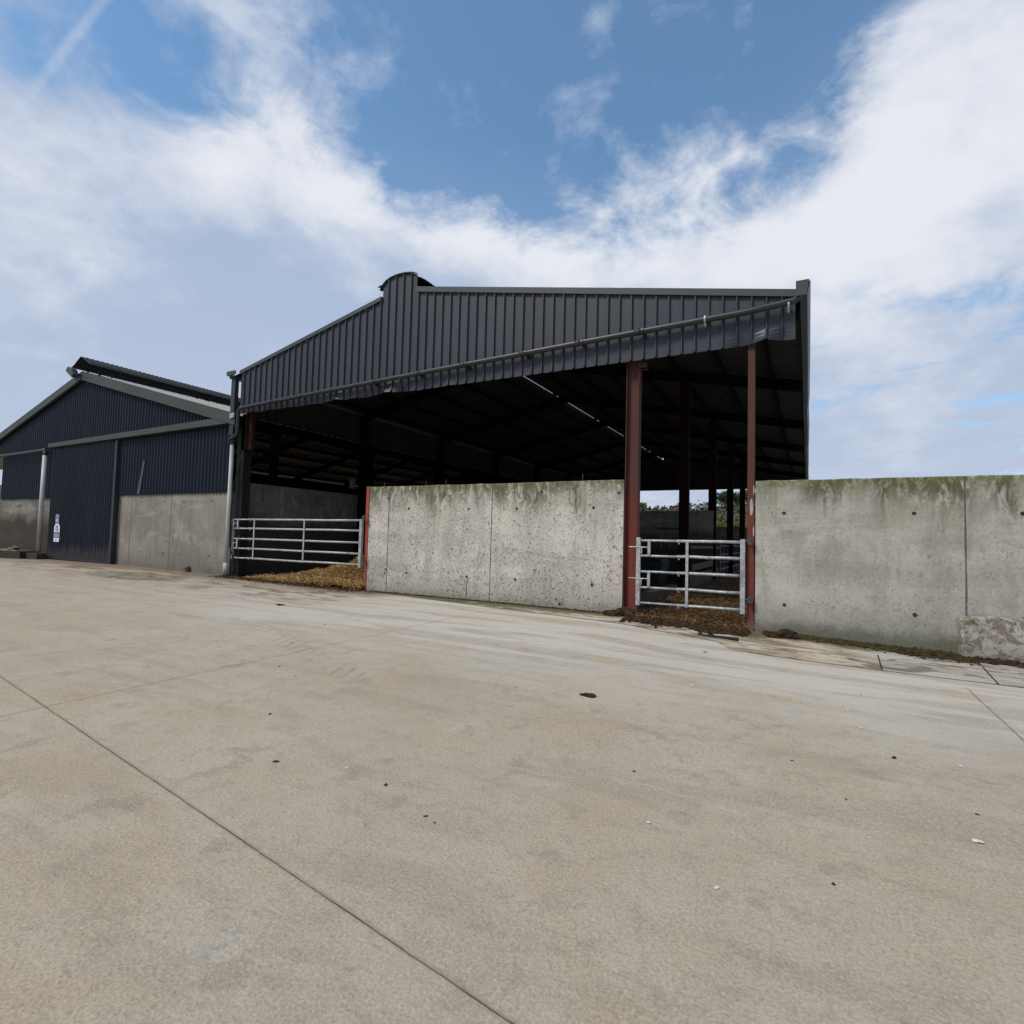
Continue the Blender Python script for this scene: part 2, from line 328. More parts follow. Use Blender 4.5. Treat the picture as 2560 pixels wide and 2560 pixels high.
def line_mask(t, p, ax, ay, bx, by, hw, soft, wob=.01):
    dx, dy = bx - ax, by - ay; L = math.hypot(dx, dy); nx, ny = -dy / L, dx / L
    d = t.n('ShaderNodeVectorMath', {0: p, 1: (nx, ny, 0)}, operation='DOT_PRODUCT').outputs['Value']
    d = t.m('SUBTRACT', d, nx * ax + ny * ay)
    d = t.m('ADD', d, t.m('MULTIPLY', t.m('SUBTRACT', t.noise(p, 5, 4, .6), .5), wob))
    return t.m('SUBTRACT', 1.0, t.ss(t.m('ABSOLUTE', d), hw, hw + soft))
def yard_mat():
    m, t, p = newmat('yard_concrete')
    s = t.n('ShaderNodeSeparateXYZ', {0: p}); x, y = s.outputs[0], s.outputs[1]
    a = t.ss(t.noise(p, .35, 6, .6, .6), .3, .7); b = t.ss(t.noise(p, 1.3, 7, .68, .8), .34, .7)
    st = t.noise(t.scale(p, (.35, 1.6, 1)), 1.3, 7, .65, .3)
    fine = t.noise(p, 70, 5, .75); grit = t.noise(p, 28, 6, .7, .5); mid = t.noise(p, 6, 7, .7, .4)
    c = t.mix(a, (.385, .330, .245), (.435, .355, .250))
    c = t.mix(t.m('MULTIPLY', b, .65), c, (.470, .420, .340))
    c = t.mix(t.m('MULTIPLY', t.ss(st, .50, .62), .42), c, (.29, .24, .18))
    c = t.mix(t.m('MULTIPLY', t.ss(t.noise(t.scale(p, (.8, 1.3, 1)), .55, 6, .6, 1.0), .47, .60), .42), c, (.41, .32, .205))
    c = t.mix(t.m('MULTIPLY', t.ss(mid, .50, .64), .45), c, (.28, .255, .215))
    c = t.mix(t.m('MULTIPLY', t.ss(t.noise(t.scale(p, (1, 1, 1)), 2.6, 6, .65, .3), .58, .66), .45), c, (.25, .205, .15))
    c = t.mix(t.m('MULTIPLY', t.ss(grit, .50, .66), .34), c, (.24, .21, .17))
    c = t.mix(t.m('MULTIPLY', t.ss(fine, .50, .66), .46), c, (.18, .16, .135))
    c = t.mix(t.m('MULTIPLY', t.ss(fine, .5, .34), .45), c, (.60, .55, .45))
    # paler, streaky band close to the walls, right-hand part
    wb = t.m('MULTIPLY', t.ss(t.m('ADD', y, t.m('MULTIPLY', t.noise(p, .5, 4, .6), 3)), 5.6, 9.2), t.ss(x, -18.0, -6.0))
    wb = t.m('MULTIPLY', wb, t.m('SUBTRACT', 1.0, t.m('MULTIPLY', t.ss(t.noise(t.scale(p, (.25, 1.8, 1)), 1.1, 7, .66, .4), .47, .57), .75)))
    c = t.mix(t.m('MULTIPLY', wb, .60), c, (.61, .585, .52))
    # muddy ground in front of the straw gate and the navy shed
    wy = t.m('ADD', y, t.m('MULTIPLY', t.m('SUBTRACT', t.noise(t.scale(p, (.5, 1.5, 1)), 1.0, 6, .7), .5), 2.4))
    mud = t.m('MULTIPLY', t.m('MAXIMUM', t.ss(wy, 9.6, 10.6), t.m('MULTIPLY', t.ss(wy, 7.0, 9.6), t.ss(t.noise(t.scale(p, (.5, 1.6, 1)), 1.5, 7, .7, .5), .48, .58))), t.m('SUBTRACT', 1.0, t.ss(x, -9.9, -8.4)))
    c = t.mix(t.m('MULTIPLY', mud, .8), c, (.15, .105, .07))
    mud2 = t.m('MULTIPLY', t.ss(wy, 8.9, 10.2), t.m('SUBTRACT', 1.0, t.ss(x, -24, -19)))
    c = t.mix(t.m('MULTIPLY', mud2, .55), c, (.22, .165, .13))
    # damp oval patch
    ex = t.m('DIVIDE', t.m('ADD', x, 17.8), 2.3); ey = t.m('DIVIDE', t.m('SUBTRACT', y, 9.05), .85)
    el = t.m('ADD', t.m('SQRT', t.m('ADD', t.m('MULTIPLY', ex, ex), t.m('MULTIPLY', ey, ey))), t.m('MULTIPLY', t.m('SUBTRACT', t.noise(p, 1.2, 5, .7), .5), .7))
    damp = t.m('SUBTRACT', 1.0, t.ss(el, .9, 1.0))
    c = t.mix(t.m('MULTIPLY', damp, .55), c, (.20, .19, .155))
    gm = t.m('MULTIPLY', damp, t.ss(t.noise(p, 2.2, 5, .7), .52, .62))
    c = t.mix(t.m('MULTIPLY', gm, .8), c, (.085, .08, .04))
    # lug marks of a tractor tyre
    ax, ay, bx, by = -9.2, 6.45, -3.6, 4.08; L = math.hypot(bx - ax, by - ay); ux, uy = (bx - ax) / L, (by - ay) / L
    al = t.n('ShaderNodeVectorMath', {0: p, 1: (ux, uy, 0)}, operation='DOT_PRODUCT').outputs['Value']
    ac = t.m('SUBTRACT', t.n('ShaderNodeVectorMath', {0: p, 1: (-uy, ux, 0)}, operation='DOT_PRODUCT').outputs['Value'], -uy * ax + ux * ay)
    band = t.m('SUBTRACT', 1.0, t.ss(t.m('ABSOLUTE', ac), .16, .22))
    seg = t.m('MULTIPLY', t.ss(x, -9.4, -8.6), t.m('SUBTRACT', 1.0, t.ss(x, -4.3, -3.6)))
    lug = t.ss(t.m('SINE', t.m('MULTIPLY', t.m('ADD', al, t.m('MULTIPLY', ac, 1.1)), 26)), .1, .8)
    tr = t.m('MULTIPLY', t.m('MULTIPLY', band, seg), t.m('MULTIPLY', lug, t.ss(t.noise(p, 1.5, 4), .4, .6)))
    c = t.mix(t.m('MULTIPLY', tr, .40), c, (.24, .21, .175))
    # sawn joints
    j1 = line_mask(t, p, -7.06, 2.41, -.81, 1.57, .0015, .004)
    j2 = line_mask(t, p, -5.56, 1.9, -5.80, 8.4, .0035, .006)
    j3 = line_mask(t, p, 1.57, 6.06, 1.66, 8.6, .004, .006)
    cut = t.m('SUBTRACT', 1.0, t.ss(y, 8.35, 8.36))
    j = t.m('MAXIMUM', t.m('MULTIPLY', j1, 1.0), t.m('MAXIMUM', t.m('MULTIPLY', j2, .6), t.m('MULTIPLY', j3, cut)))
    halo = t.m('MAXIMUM', line_mask(t, p, -7.06, 2.41, -.81, 1.57, .004, .02, .03), line_mask(t, p, -5.56, 1.9, -5.80, 8.4, .003, .02, .03))
    c = t.mix(t.m('MULTIPLY', halo, .30), c, (.20, .16, .12))
    c = t.mix(t.m('MULTIPLY', j, t.m('ADD', .35, t.m('MULTIPLY', t.ss(t.noise(p, 3.5, 5, .7), .4, .6), .45))), c, (.10, .075, .055))
    h = t.m('ADD', t.m('MULTIPLY', grit, .7), t.m('ADD', t.m('MULTIPLY', fine, .45), t.m('MULTIPLY', mid, .8)))
    h = t.m('SUBTRACT', h, t.m('MULTIPLY', j, 1.0))
    rough = t.m('SUBTRACT', .88, t.m('MULTIPLY', damp, .35))
    return finish(m, t, c, rough, 0, h, .75, .012, .3)
M['yard'] = yard_mat()
def apron_mat():
    m, t, p = newmat('apron_concrete')
    s = t.n('ShaderNodeSeparateXYZ', {0: p}); x, y = s.outputs[0], s.outputs[1]
    n1 = t.noise(t.scale(p, (.45, 1.6, 1)), 2.2, 7, .7, .4); g = t.noise(p, 40, 4, .7)
    c = t.mix(t.ss(t.noise(p, 1.0, 5, .6), .35, .65), (.50, .41, .30), (.55, .49, .40))
    c = t.mix(t.m('MULTIPLY', t.ss(n1, .47, .57), .72), c, (.19, .135, .085))
    c = t.mix(t.m('MULTIPLY', t.ss(x, .3, 1.2), .5), c, (.43, .43, .41))
    wl = t.ss(t.m('ADD', y, t.m('MULTIPLY', t.m('SUBTRACT', t.noise(t.scale(p, (.7, 1, 1)), 1.6, 6, .7), .5), 2.0)), 10.15, 10.6)
    c = t.mix(t.m('MULTIPLY', wl, .85), c, (.075, .070, .028))
    mg = t.ss(t.noise(t.scale(p, (.6, 1.3, 1)), 2.4, 5, .7, .3), .52, .58)
    c = t.mix(t.m('MULTIPLY', mg, .75), c, (.10, .085, .05))
    c = t.mix(t.m('MULTIPLY', t.ss(g, .5, .65), .45), c, (.16, .13, .10))
    return finish(m, t, c, .9, 0, t.m('ADD', g, n1), .7, .012, .2)
M['apron'] = apron_mat()
def straw_mat(name, c1, c2):
    m = bpy.data.materials.new(name); m.use_nodes = True; m.node_tree.nodes.clear(); t = NT(m.node_tree)
    rn = t.n('ShaderNodeNewGeometry'); f = rn.outputs['Random Per Island']
    return finish(m, t, t.mix(f, c1, c2), .75, 0, None, spec=.3)
M['straw'] = straw_mat('golden_straw', (.30, .18, .06), (.80, .56, .26))
M['straw_dark'] = straw_mat('trodden_straw', (.06, .034, .016), (.36, .21, .085))
M['bed'] = simple('trodden_bedding', (.028, .017, .010), (.085, .050, .026), 7, .95, 0, 1.0, .1)
def leaf_mat(name, c1, c2):
    m = bpy.data.materials.new(name); m.use_nodes = True; m.node_tree.nodes.clear(); t = NT(m.node_tree)
    g = t.n('ShaderNodeNewGeometry'); big = t.ss(t.noise(g.outputs['Position'], .35, 3), .35, .65)
    f = t.m('ADD', t.m('MULTIPLY', g.outputs['Random Per Island'], .5), t.m('MULTIPLY', big, .5))
    return finish(m, t, t.mix(f, c1, c2), .8, 0, None, spec=.2)
M['leaf_dark'] = leaf_mat('dark_foliage', (.016, .040, .014), (.050, .090, .030))
M['leaf_mid'] = leaf_mat('mid_foliage', (.045, .075, .020), (.10, .135, .045))
M['leaf_brown'] = leaf_mat('budding_foliage', (.045, .048, .026), (.095, .090, .052))
M['leaf_gorse'] = leaf_mat('gorse', (.07, .085, .018), (.14, .145, .03))
M['field'] = simple('rough_grass', (.055, .065, .028), (.095, .098, .048), .08, .95, 0, .5, .1, fine=3)

# ------------------------------------------------------------------ ground
def interp(x, xs, ys):
    if x <= xs[0]: return ys[0]
    for i in range(1, len(xs)):
        if x <= xs[i]:
            f = (x - xs[i - 1]) / (xs[i] - xs[i - 1]); return ys[i - 1] + f * (ys[i] - ys[i - 1])
    return ys[-1]
def zg(x, y):
    b = interp(x, [-60, -33, -28, -23, -17, -10, -3, -1, 2, 6], [0, .03, .12, .14, .08, 0, 0, -.08, -.15, -.2])
    f = max(0, min(1, (y - 3) / 7)); f = f * f * (3 - 2 * f)
    return b * f
xs = [-70, -60, -50] + [-42 + i * .75 for i in range(0, 78)] + [18, 22]
ys = [-30, -20, -12, -6] + [-3 + i * .5 for i in range(0, 30)] + [12, 14, 18, 24, 30, 43]
MB().grid([[(x, y, zg(x, y)) for x in xs] for y in ys]).build('yard', M['yard'])['kind'] = 'structure'

def hill_z(x, y):
    d = math.hypot(x, y); az = math.atan2(x, y)
    f = max(0, min(1, (d - 90) / 330)); f = f * f * (3 - 2 * f)
    u = max(0, min(1, (az + .17) / .06)); k = .0535 + .009 * u * u * (3 - 2 * u) + .0015 * math.sin(az * 23)
    g = 1.0 if d < 430 else max(.4, 1 - (d - 430) / 900)
    return -.45 + f * (430 * k) * g
rows = []
for d in [0, 30, 60, 90, 120, 150, 180, 210, 240, 270, 300, 330, 360, 390, 420, 450, 520, 700, 1000, 1500]:
    rows.append([(d * math.sin(R(a)), d * math.cos(R(a)), hill_z(d * math.sin(R(a)) + 1e-6, d * math.cos(R(a)) + 1e-6)) for a in range(0, 361, 3)])
MB().grid(rows).build('ground', M['field'], smooth=True)['kind'] = 'structure'

# beige apron strip between the yard slab and the walls
top_edge = [(-10.6, 10.995), (2.0, 10.995), (8.0, 10.995)]
low_edge = [(-10.6, 10.93), (-10.07, 10.88), (-8.2, 10.58), (-6.34, 10.27), (-4.6, 10.02), (-2.94, 9.76), (-2.2, 9.55), (-1.30, 9.36), (-1.12, 9.05), (-1.02, 8.82), (-.45, 8.72), (.2, 8.74), (1.0, 8.75), (2.0, 8.82), (3.5, 8.9), (8, 9.0)]
r0, r1 = [], []
random.seed(3)
for i in range(len(low_edge) - 1):
    (ax, ay), (bx, by) = low_edge[i], low_edge[i + 1]
    k = max(2, int((bx - ax) / .12))
    for j in range(k):
        f = j / k; x = ax + (bx - ax) * f; y = ay + (by - ay) * f + random.uniform(-.012, .012)
        r0.append((x, y)); r1.append((x, 10.995))
rws = []
for q in range(7):
    rws.append([(a[0], a[1] + (b[1] - a[1]) * q / 6, zg(a[0], a[1] + (b[1] - a[1]) * q / 6) + .006) for a, b in zip(r0, r1)])
MB().grid(rws).build('pavement', M['apron'])['kind'] = 'structure'
# open slot drain / sawn edge between slab and apron
mb = MB()
for i in range(len(r0) - 1):
    (ax, ay), (bx, by) = r0[i], r0[i + 1]
    if ax > 7: break
    wd = .006 if ax < -2 else .003
    mb.quad((ax, ay - wd, zg(ax, ay) + .009), (bx, by - wd, zg(bx, by) + .009), (bx, by + wd, zg(bx, by) + .009), (ax, ay + wd, zg(ax, ay) + .009))
for (ax, ay, bx, by) in ((.86, 8.78, .93, 10.0), (2.06, 8.85, 2.18, 10.1)):
    n = 10
    for i in range(n):
        y0 = ay + (by - ay) * i / n; y1 = ay + (by - ay) * (i + 1) / n; x0 = ax + (bx - ax) * i / n; x1 = ax + (bx - ax) * (i + 1) / n
        mb.quad((x0 - .009, y0, zg(x0, y0) + .012), (x0 + .009, y0, zg(x0, y0) + .012), (x1 + .009, y1, zg(x1, y1) + .012), (x1 - .009, y1, zg(x1, y1) + .012))
mb.build('pavement_joint', M['litter'])['kind'] = 'structure'

# ------------------------------------------------------------------ free-standing concrete walls
def wall_thing(label, x0, x1, y0, y1, ztop, mat, holes=(), joints=(), holex=.022, cracks=(), name='concrete_wall', zb=-.4, hy=None):
    t = thing(name, label, 'wall', ((x0 + x1) / 2, (y0 + y1) / 2, zg((x0 + x1) / 2, 11)))
    m = MB(); n = max(2, int((x1 - x0) / .25)); random.seed(int(abs(x0) * 10))
    # body with a slightly uneven top edge
    tops = [ztop + random.uniform(-.006, .006) for _ in range(n + 1)]
    X = [x0 + (x1 - x0) * i / n for i in range(n + 1)]
    for i in range(n):
        a, b = X[i], X[i + 1]; ta, tb = tops[i], tops[i + 1]
        m.quad((a, y0, zb), (b, y0, zb), (b, y0, tb - .012), (a, y0, ta - .012)); m.quad((a, y0, ta - .012), (b, y0, tb - .012), (b, y0 + .012, tb), (a, y0 + .012, ta))
        m.quad((a, y0 + .012, ta), (b, y0 + .012, tb), (b, y1, tb), (a, y1, ta)); m.quad((b, y1, zb), (a, y1, zb), (a, y1, ta), (b, y1, tb))
    m.quad((x0, y1, zb), (x0, y0, zb), (x0, y0, tops[0] - .012), (x0, y0 + .012, tops[0]), (x0, y1, tops[0]))
    m.quad((x1, y0, zb), (x1, y1, zb), (x1, y1, tops[-1]), (x1, y0 + .012, tops[-1]), (x1, y0, tops[-1] - .012))
    body = m.build('wall_panel', mat, t)
    for jx in joints:
        q = MB(); k = 14; z0 = zg(jx, 11); lst = []
        for i in range(k + 1):
            z = z0 + (ztop - z0 - .02) * i / k; c = jx + random.uniform(-.003, .003); hw = .011 + random.uniform(-.003, .003)
            lst.append([(c - hw, y0 - .002, z), (c + hw, y0 - .002, z)])
        q.grid(lst); q.build('joint', M['joint'], t)
    for hx, hz in holes:
        q = MB(); k = 10; pts = []
        for i in range(k):
            a = 2 * math.pi * i / k; r = holex * random.uniform(.75, 1.15); pts.append((hx + r * math.cos(a), y0 - .003, hz + r * math.sin(a)))
        q.quad(*pts); q.build('tie_hole', M['dark_hole'], t)
    for cx, za, zb_ in cracks:
        q = MB(); lst = []
        for i in range(9):
            z = za + (zb_ - za) * i / 8; c = cx + random.uniform(-.006, .006); lst.append([(c - .008, y0 - .0025, z), (c + .008, y0 - .0025, z)])
        q.grid(lst); q.build('crack', M['dark_hole'], t)
    return t
wall_thing('pale pock-marked concrete wall with brown streaks standing between the two galvanised gates', -10.36, -3.36, 11.0, 11.28, 2.785, M['wall'],
           [(-9.02, 2.20), (-7.18, 2.19), (-5.87, 2.19), (-4.01, 2.20), (-9.01, .55), (-7.17, .56), (-5.86, .57), (-4.02, .56), (-9.7, 2.47), (-3.46, 2.51), (-5.25, 2.57), (-9.70, .6), (-4.75, .10)],
           [-9.67, -6.53], .033, [(-7.17, .55, .02)])
wall_thing('tall grey concrete wall with green moss along its top, running off to the right of the red post', -.855, 9.0, 11.0, 11.28, 2.69, M['wall2'],
           [(-.38, 2.09), (1.53, 2.09), (2.88, 2.09), (-.37, .44), (1.53, .43), (2.88, .5)], [2.19], .034)

# low leaning concrete block at the right
t = thing('concrete_block', 'low weathered concrete block with rounded corner leaning on the mossy wall at the right edge', 'concrete block', (3.2, 10.9, -.16))
poly = [(2.07, -.4), (2.055, .32), (2.075, .41), (2.13, .47), (2.21, .50), (4.4, .53), (4.46, .45), (4.47, -.4)]
MB().prism(poly, 10.72, 10.985).build('block_body', M['block'], t, bevel=.04)

# ------------------------------------------------------------------ profiled sheets
def box_profile(x0, x1, pitch, rib_w, flank, depth, phase=0.0):
    """list of (x, offset) - offset towards the viewer on the ribs"""
    pts = [(x0, 0.0)]; x = x0 + phase
    while x + rib_w + 2 * flank < x1:
        if x > x0: pts += [(x, 0.0), (x + flank, depth), (x + flank + rib_w, depth), (x + 2 * flank + rib_w, 0.0)]
        x += pitch
    pts.append((x1, 0.0)); return pts

shed = thing('cattle_shed', 'tall open-fronted cattle shed clad in dark grey ribbed steel above red steel posts', 'shed', (-8, 11, 0))
# heights of the front gable (X -> z)
DOME = [(-10.05, 8.20), (-9.93, 8.30), (-9.78, 8.355), (-9.6, 8.385), (-9.48, 8.39), (-9.3, 8.385), (-9.1, 8.355), (-8.98, 8.32), (-8.90, 8.285)]
def gtop(x):
    if x < -10.05: return 6.58 + (x + 15.87) * .2216
    if x <= -8.90: return interp(x, [a for a, b in DOME], [b for a, b in DOME])
    return 7.90 - (x + 8.90) * .208
GY = 10.88
prof = box_profile(-15.87, -.20, .2545, .024, .012, .045, .16)
for bx in (-10.05, -8.90):
    prof += [(bx - .001, 0.0), (bx + .001, 0.0)]
prof = sorted(prof)
NR = 10; random.seed(11)
def dent(x, z):
    """bends in the lower edge of the cladding: (dy, dz)"""
    dy = dz = 0
    lo = max(0, 1 - (z - 5.22) / .32)
    for cx, wd, a in ((-11.55, .16, .10), (-10.35, .35, -.10), (-9.75, .22, .13), (-9.25, .12, -.08), (-12.05, .1, .05), (-7.8, .12, .03), (-1.05, .2, -.10), (-.72, .16, .13), (-.45, .22, -.07)):
        g = math.exp(-((x - cx) / wd) ** 2); dy -= a * g * lo ** 1.5; dz += abs(a) * .35 * g * lo ** 2
    if x < -8.5: dy -= .02 * lo * math.sin(x * 9) ; dz += .012 * lo * math.sin(x * 7.3)
    return dy, dz
rows = []
for k in range(NR + 1):
    row = []
    for x, o in prof:
        zb = 5.225 + .012 * (1 if o > 0 else 0) + .004 * math.sin(x * 24.6); f = (k / NR) ** 1.8; z = zb + (gtop(x) - .004 - zb) * f
        dy, dz = dent(x, z); flat = max(0, 1 - (z - 5.2) / .3) if x > -1.3 else 0
        row.append((x, GY - o * (1 - .8 * flat) + dy, z + dz * (1 - f)))
    rows.append(row)
MB().grid(rows).build('front_cladding', M['clad'], shed)
# flashing along the verges and the dome edge
def strip(pts, y, h, out, name, mat, parent):
    m = MB()
    for (ax, az), (bx, bz) in zip(pts[:-1], pts[1:]):
        m.quad((ax, y, az - h), (bx, y, bz - h), (bx, y, bz), (ax, y, az)); m.quad((ax, y, az), (bx, y, bz), (bx, y + out, bz + .004), (ax, y + out, az + .004))
        m.quad((bx, y, bz - h), (ax, y, az - h), (ax, y + .03, az - h), (bx, y + .03, bz - h))
    return m.build(name, mat, parent)
strip([(-15.90, gtop(-15.87) + .03), (-10.06, gtop(-10.06) + .03)], GY - .06, .11, .34, 'verge_flashing', M['flash'], shed)
m_ = strip([(-8.89, 7.935), (-.19, 6.125)], GY - .06, .135, .34, 'verge_flashing', M['flash'], shed)
strip([(x * 1.0, z + .02) for x, z in [(-10.20, 8.17)] + DOME], GY - .055, .022, .12, 'dome_edge', M['green_trim'], shed)

# roof sheets, profiled down the slope
def roof_slope(xa, za, xb, zb, y0, y1, name, mat, parent, pitch=.5, depth=.035):
    m = MB(); prof = box_profile(y0, y1, pitch, .04, .03, depth)
    m.grid([[(xa, y, za + o) for y, o in prof], [(xb, y, zb + o) for y, o in prof]])
    return m.build(name, mat, parent)
RL = lambda x: 6.56 + (x + 15.87) * .2216
RR = lambda x: 7.88 - (x + 8.90) * .208
roof_slope(-16.25, RL(-16.25), -10.05, RL(-10.05), 10.86, 43.4, 'roof_sheet', M['clad_dark'], shed)
roof_slope(-.02, RR(-.02), -8.92, RR(-8.92), 10.86, 43.4, 'roof_sheet', M['clad_dark'], shed)
# curved ridge vent running back over the open ridge
prof = [(y, o) for y, o in box_profile(10.90, 43.4, .12, .03, .03, .028)]
arc = [(-10.22, 8.14), (-10.05, 8.23), (-9.8, 8.33), (-9.5, 8.37), (-9.2, 8.34), (-8.95, 8.27), (-8.76, 8.16)]
MB().grid([[(x, y, z + o) for y, o in prof] for x, z in arc]).build('ridge_vent', M['clad_dark'], shed)
mb = MB(); mb.box(-10.07, -10.04, 10.95, 43.3, RL(-10.05), 8.02); mb.build('upstand', M['clad_dark'], shed)
mb = MB(); mb.box(-8.93, -8.90, 10.95, 43.3, RR(-8.9) - .05, 8.0); mb.build('upstand', M['clad_dark'], shed)
FR = [11.13 + 5.4 * i for i in range(6)]
for i, y in enumerate(FR):
    for dy in ((.15, 1.35) if i < 5 else (.15,)):
        q = MB(); w_ = .30 if dy < 1 else .06
        q.box(-10.10, -10.02, y + dy, y + dy + w_, 7.80, 8.26); q.build('vent_bracket', M['black'], shed)
        q = MB(); q.box(-8.96, -8.88, y + dy, y + dy + w_, 7.80, 8.24); q.build('vent_bracket', M['black'], shed)
# back gable and side sheets
prof = box_profile(-15.95, -.12, .2545, .03, .02, .034)
MB().grid([[(x, 43.3 + o, 5.60) for x, o in prof], [(x, 43.3 + o, (RL(x) if x < -10.05 else RR(x) if x > -8.9 else 8.33) + .03) for x, o in prof]]).build('back_cladding', M['clad_dark'], shed)
prof = box_profile(11.3, 43.3, .2545, .03, .02, .034)
MB().grid([[(-16.13 - o, y, 5.22) for y, o in prof], [(-16.13 - o, y, 6.515) for y, o in prof]]).build('side_cladding', M['clad_dark'], shed)
# steel frame
def i_section(xc, yc, z0, z1, dx, dy, tf=.014, tw=.010):
    m = MB(); m.box(xc - dx / 2, xc - dx / 2 + tf, yc - dy / 2, yc + dy / 2, z0, z1); m.box(xc + dx / 2 - tf, xc + dx / 2, yc - dy / 2, yc + dy / 2, z0, z1)
    m.box(xc - dx / 2 + tf, xc + dx / 2 - tf, yc - tw / 2, yc + tw / 2, z0, z1); return m
c = i_section(-3.215, 11.13, -.1, 6.66, .27, .20); c.build('column', M['red'], shed)
q = MB(); q.box(-3.08, -2.93, 11.05, 11.08, 5.10, 5.22); q.box(-3.08, -2.93, 11.05, 11.2, 5.10, 5.115); q.build('bracket', M['red'], shed)
c = MB(); c.box(-.995, -.875, 11.0, 11.02, -.2, 5.9); c.box(-.94, -.93, 11.02, 11.14, -.2, 5.9); c.box(-.995, -.875, 11.14, 11.16, -.2, 5.9)
narrow = c.build('column', M['red'], shed)
for k, (zc, hw, hh) in enumerate(((2.21, .034, .17), (1.75, .012, .12), (2.52, .012, .10))):
    rr = random.Random(k); q = MB(); xc = -.925 if k == 0 else -.885
    q.quad(*[(xc + hw * math.cos(a * R(30)) * rr.uniform(.7, 1), 10.997, zc + hh * math.sin(a * R(30)) * rr.uniform(.8, 1)) for a in range(12)]); q.build('peeled_patch', M['board_white'], narrow)
c = MB(); c.box(-10.465, -10.365, 10.985, 11.0, 0, 2.80); c.box(-10.465, -10.45, 11.0, 11.10, 0, 2.80); c.build('gate_post', M['red_bright'], shed)
for i, y in enumerate(FR):
    if i: i_section(-3.215, y, -.1, 6.66, .27, .20).build('column', M['steel_col'], shed)
    if i: i_section(-16.0, y, -.1, 6.50, .25, .20).build('column', M['steel_in'], shed)
    for s_ in (0, 1):
        if s_ == 0: a, b = (-16.0, y, RL(-16.0) - .25), (-9.47, y, RL(-9.47) - .25)
        else: a, b = (-.15, y, RR(-.15) - .22), (-9.47, y, RR(-9.47) - .27)
        q = MB(); a_ = Vector(a); b_ = Vector(b)
        q.beam(a_, b_, .012, .28); q.beam(a_ + Vector((0, 0, .14)), b_ + Vector((0, 0, .14)), .16, .014); q.beam(a_ - Vector((0, 0, .14)), b_ - Vector((0, 0, .14)), .16, .014)
        q.build('rafter', M['steel_in'], shed)
for x in (-15.6, -14.3, -13.0, -11.7, -10.4):
    MB().beam((x, 10.95, RL(x) - .075), (x, 43.3, RL(x) - .075), .07, .14).build('purlin', M['steel_in'], shed)
for x in (-8.6, -7.3, -6.0, -4.7, -3.4, -2.1, -.85):
    MB().beam((x, 10.95, RR(x) - .075), (x, 43.3, RR(x) - .075), .07, .14).build('purlin', M['steel_in'], shed)
for i in (1, 3):    # thin diagonal wind braces
    MB().tube([(-3.3, FR[i], 6.3), (-1.0, FR[i + 1], 6.0)], .010, 6).build('wind_brace', M['steel_in'], shed)
# the rusty bracket under the left corner
q = MB(); q.box(-15.92, -15.72, 11.02, 11.04, 4.1, 5.25); q.box(-15.72, -15.42, 11.08, 11.10, 4.1, 5.25); q.box(-15.72, -15.70, 11.0, 11.12, 4.1, 5.25); q.box(-15.43, -15.41, 11.0, 11.12, 4.1, 5.25)
q.build('rusty_stub', M['rust'], shed)
q = MB(); q.box(-16.10, -15.76, 11.02, 11.30, -.1, 5.2); q.build('column', M['black'], shed)
# gutters
m_ = MB(); g = [(-.14, 6.13), (-.13, 5.98), (-.02, 5.98), (.03, 6.19)]
ysl = [10.70 + i * (32.6 / 20) for i in range(21)]; random.seed(5)
rows = []
for y in ysl:
    w_ = random.uniform(-.012, .012); rows.append([(x + w_, y, z + w_ * .5) for x, z in g] + [(x + w_ + .008, y, z + .006) for x, z in reversed(g)])
m_.grid(rows); e0 = rows[0]; m_.quad(*reversed(e0)); m_.build('eaves_gutter', M['flash'], shed)
q = MB(); q.prism([(-.19, 5.93), (-.03, 5.93), (-.01, 6.02), (.02, 6.20), (-.19, 6.20)], 10.66, 10.695); q.prism([(-.19, 6.10), (.02, 6.19), (.02, 6.215), (-.19, 6.215)], 10.696, 11.4)
q.build('gutter_end', M['green_trim'], shed)
q = MB(); q.prism([(-16.24, 6.42), (-16.02, 6.42), (-15.84, 6.46), (-15.84, 6.56), (-16.26, 6.56)], 10.62, 10.66); q.build('gutter_end', M['green_trim'], shed)
rows = []
for y in ysl: rows.append([(-16.02, y, 6.46), (-16.04, y, 6.36), (-16.2, y, 6.36), (-16.25, y, 6.50), (-16.26, y, 6.50), (-16.21, y, 6.35)])
MB().grid(rows).build('eaves_gutter', M['flash'], shed)
q = MB(); q.box(-16.16, -15.97, 10.74, 10.87, 4.55, 6.42); q.build('downpipe', M['pipe'], shed)
# the long rain pipe slung across the gable
PY = 10.74
pp = [(-.16, 10.8, 6.02), (-.16, PY, 5.93), (-.22, PY - .02, 5.87), (-1.0, PY, 5.815), (-4, PY, 5.74), (-8, PY, 5.62), (-12, PY, 5.50), (-15.5, PY, 5.375)]
rp = MB().tube(pp, .061, 12).build('rain_pipe', M['pipe'], shed, smooth=True)
def pz(x): return interp(x, [-15.5, -12, -8, -4, -1], [5.375, 5.5, 5.62, 5.74, 5.815])
for x in (-14.3, -13.0, -11.75, -10.25, -8.75, -7.35, -5.75, -4.4, -3.1):
    MB().tube([(x, PY, pz(x)), (x + .12, PY, pz(x + .12))], .069, 12).build('pipe_socket', M['pipe'], rp, smooth=True)
for x, mt in ((-.32, 'galv'), (-1.75, 'galv'), (-2.95, 'pipe'), (-4.25, 'pipe'), (-5.6, 'pipe'), (-7.2, 'pipe'), (-8.6, 'pipe'), (-10.1, 'pipe')):
    q = MB().tube([(x, PY, pz(x)), (x + .03, PY, pz(x))], .080, 12); q.box(x, x + .03, PY, GY - .005, pz(x) - .11, pz(x) + .02); q.build('pipe_clip', M[mt], rp)
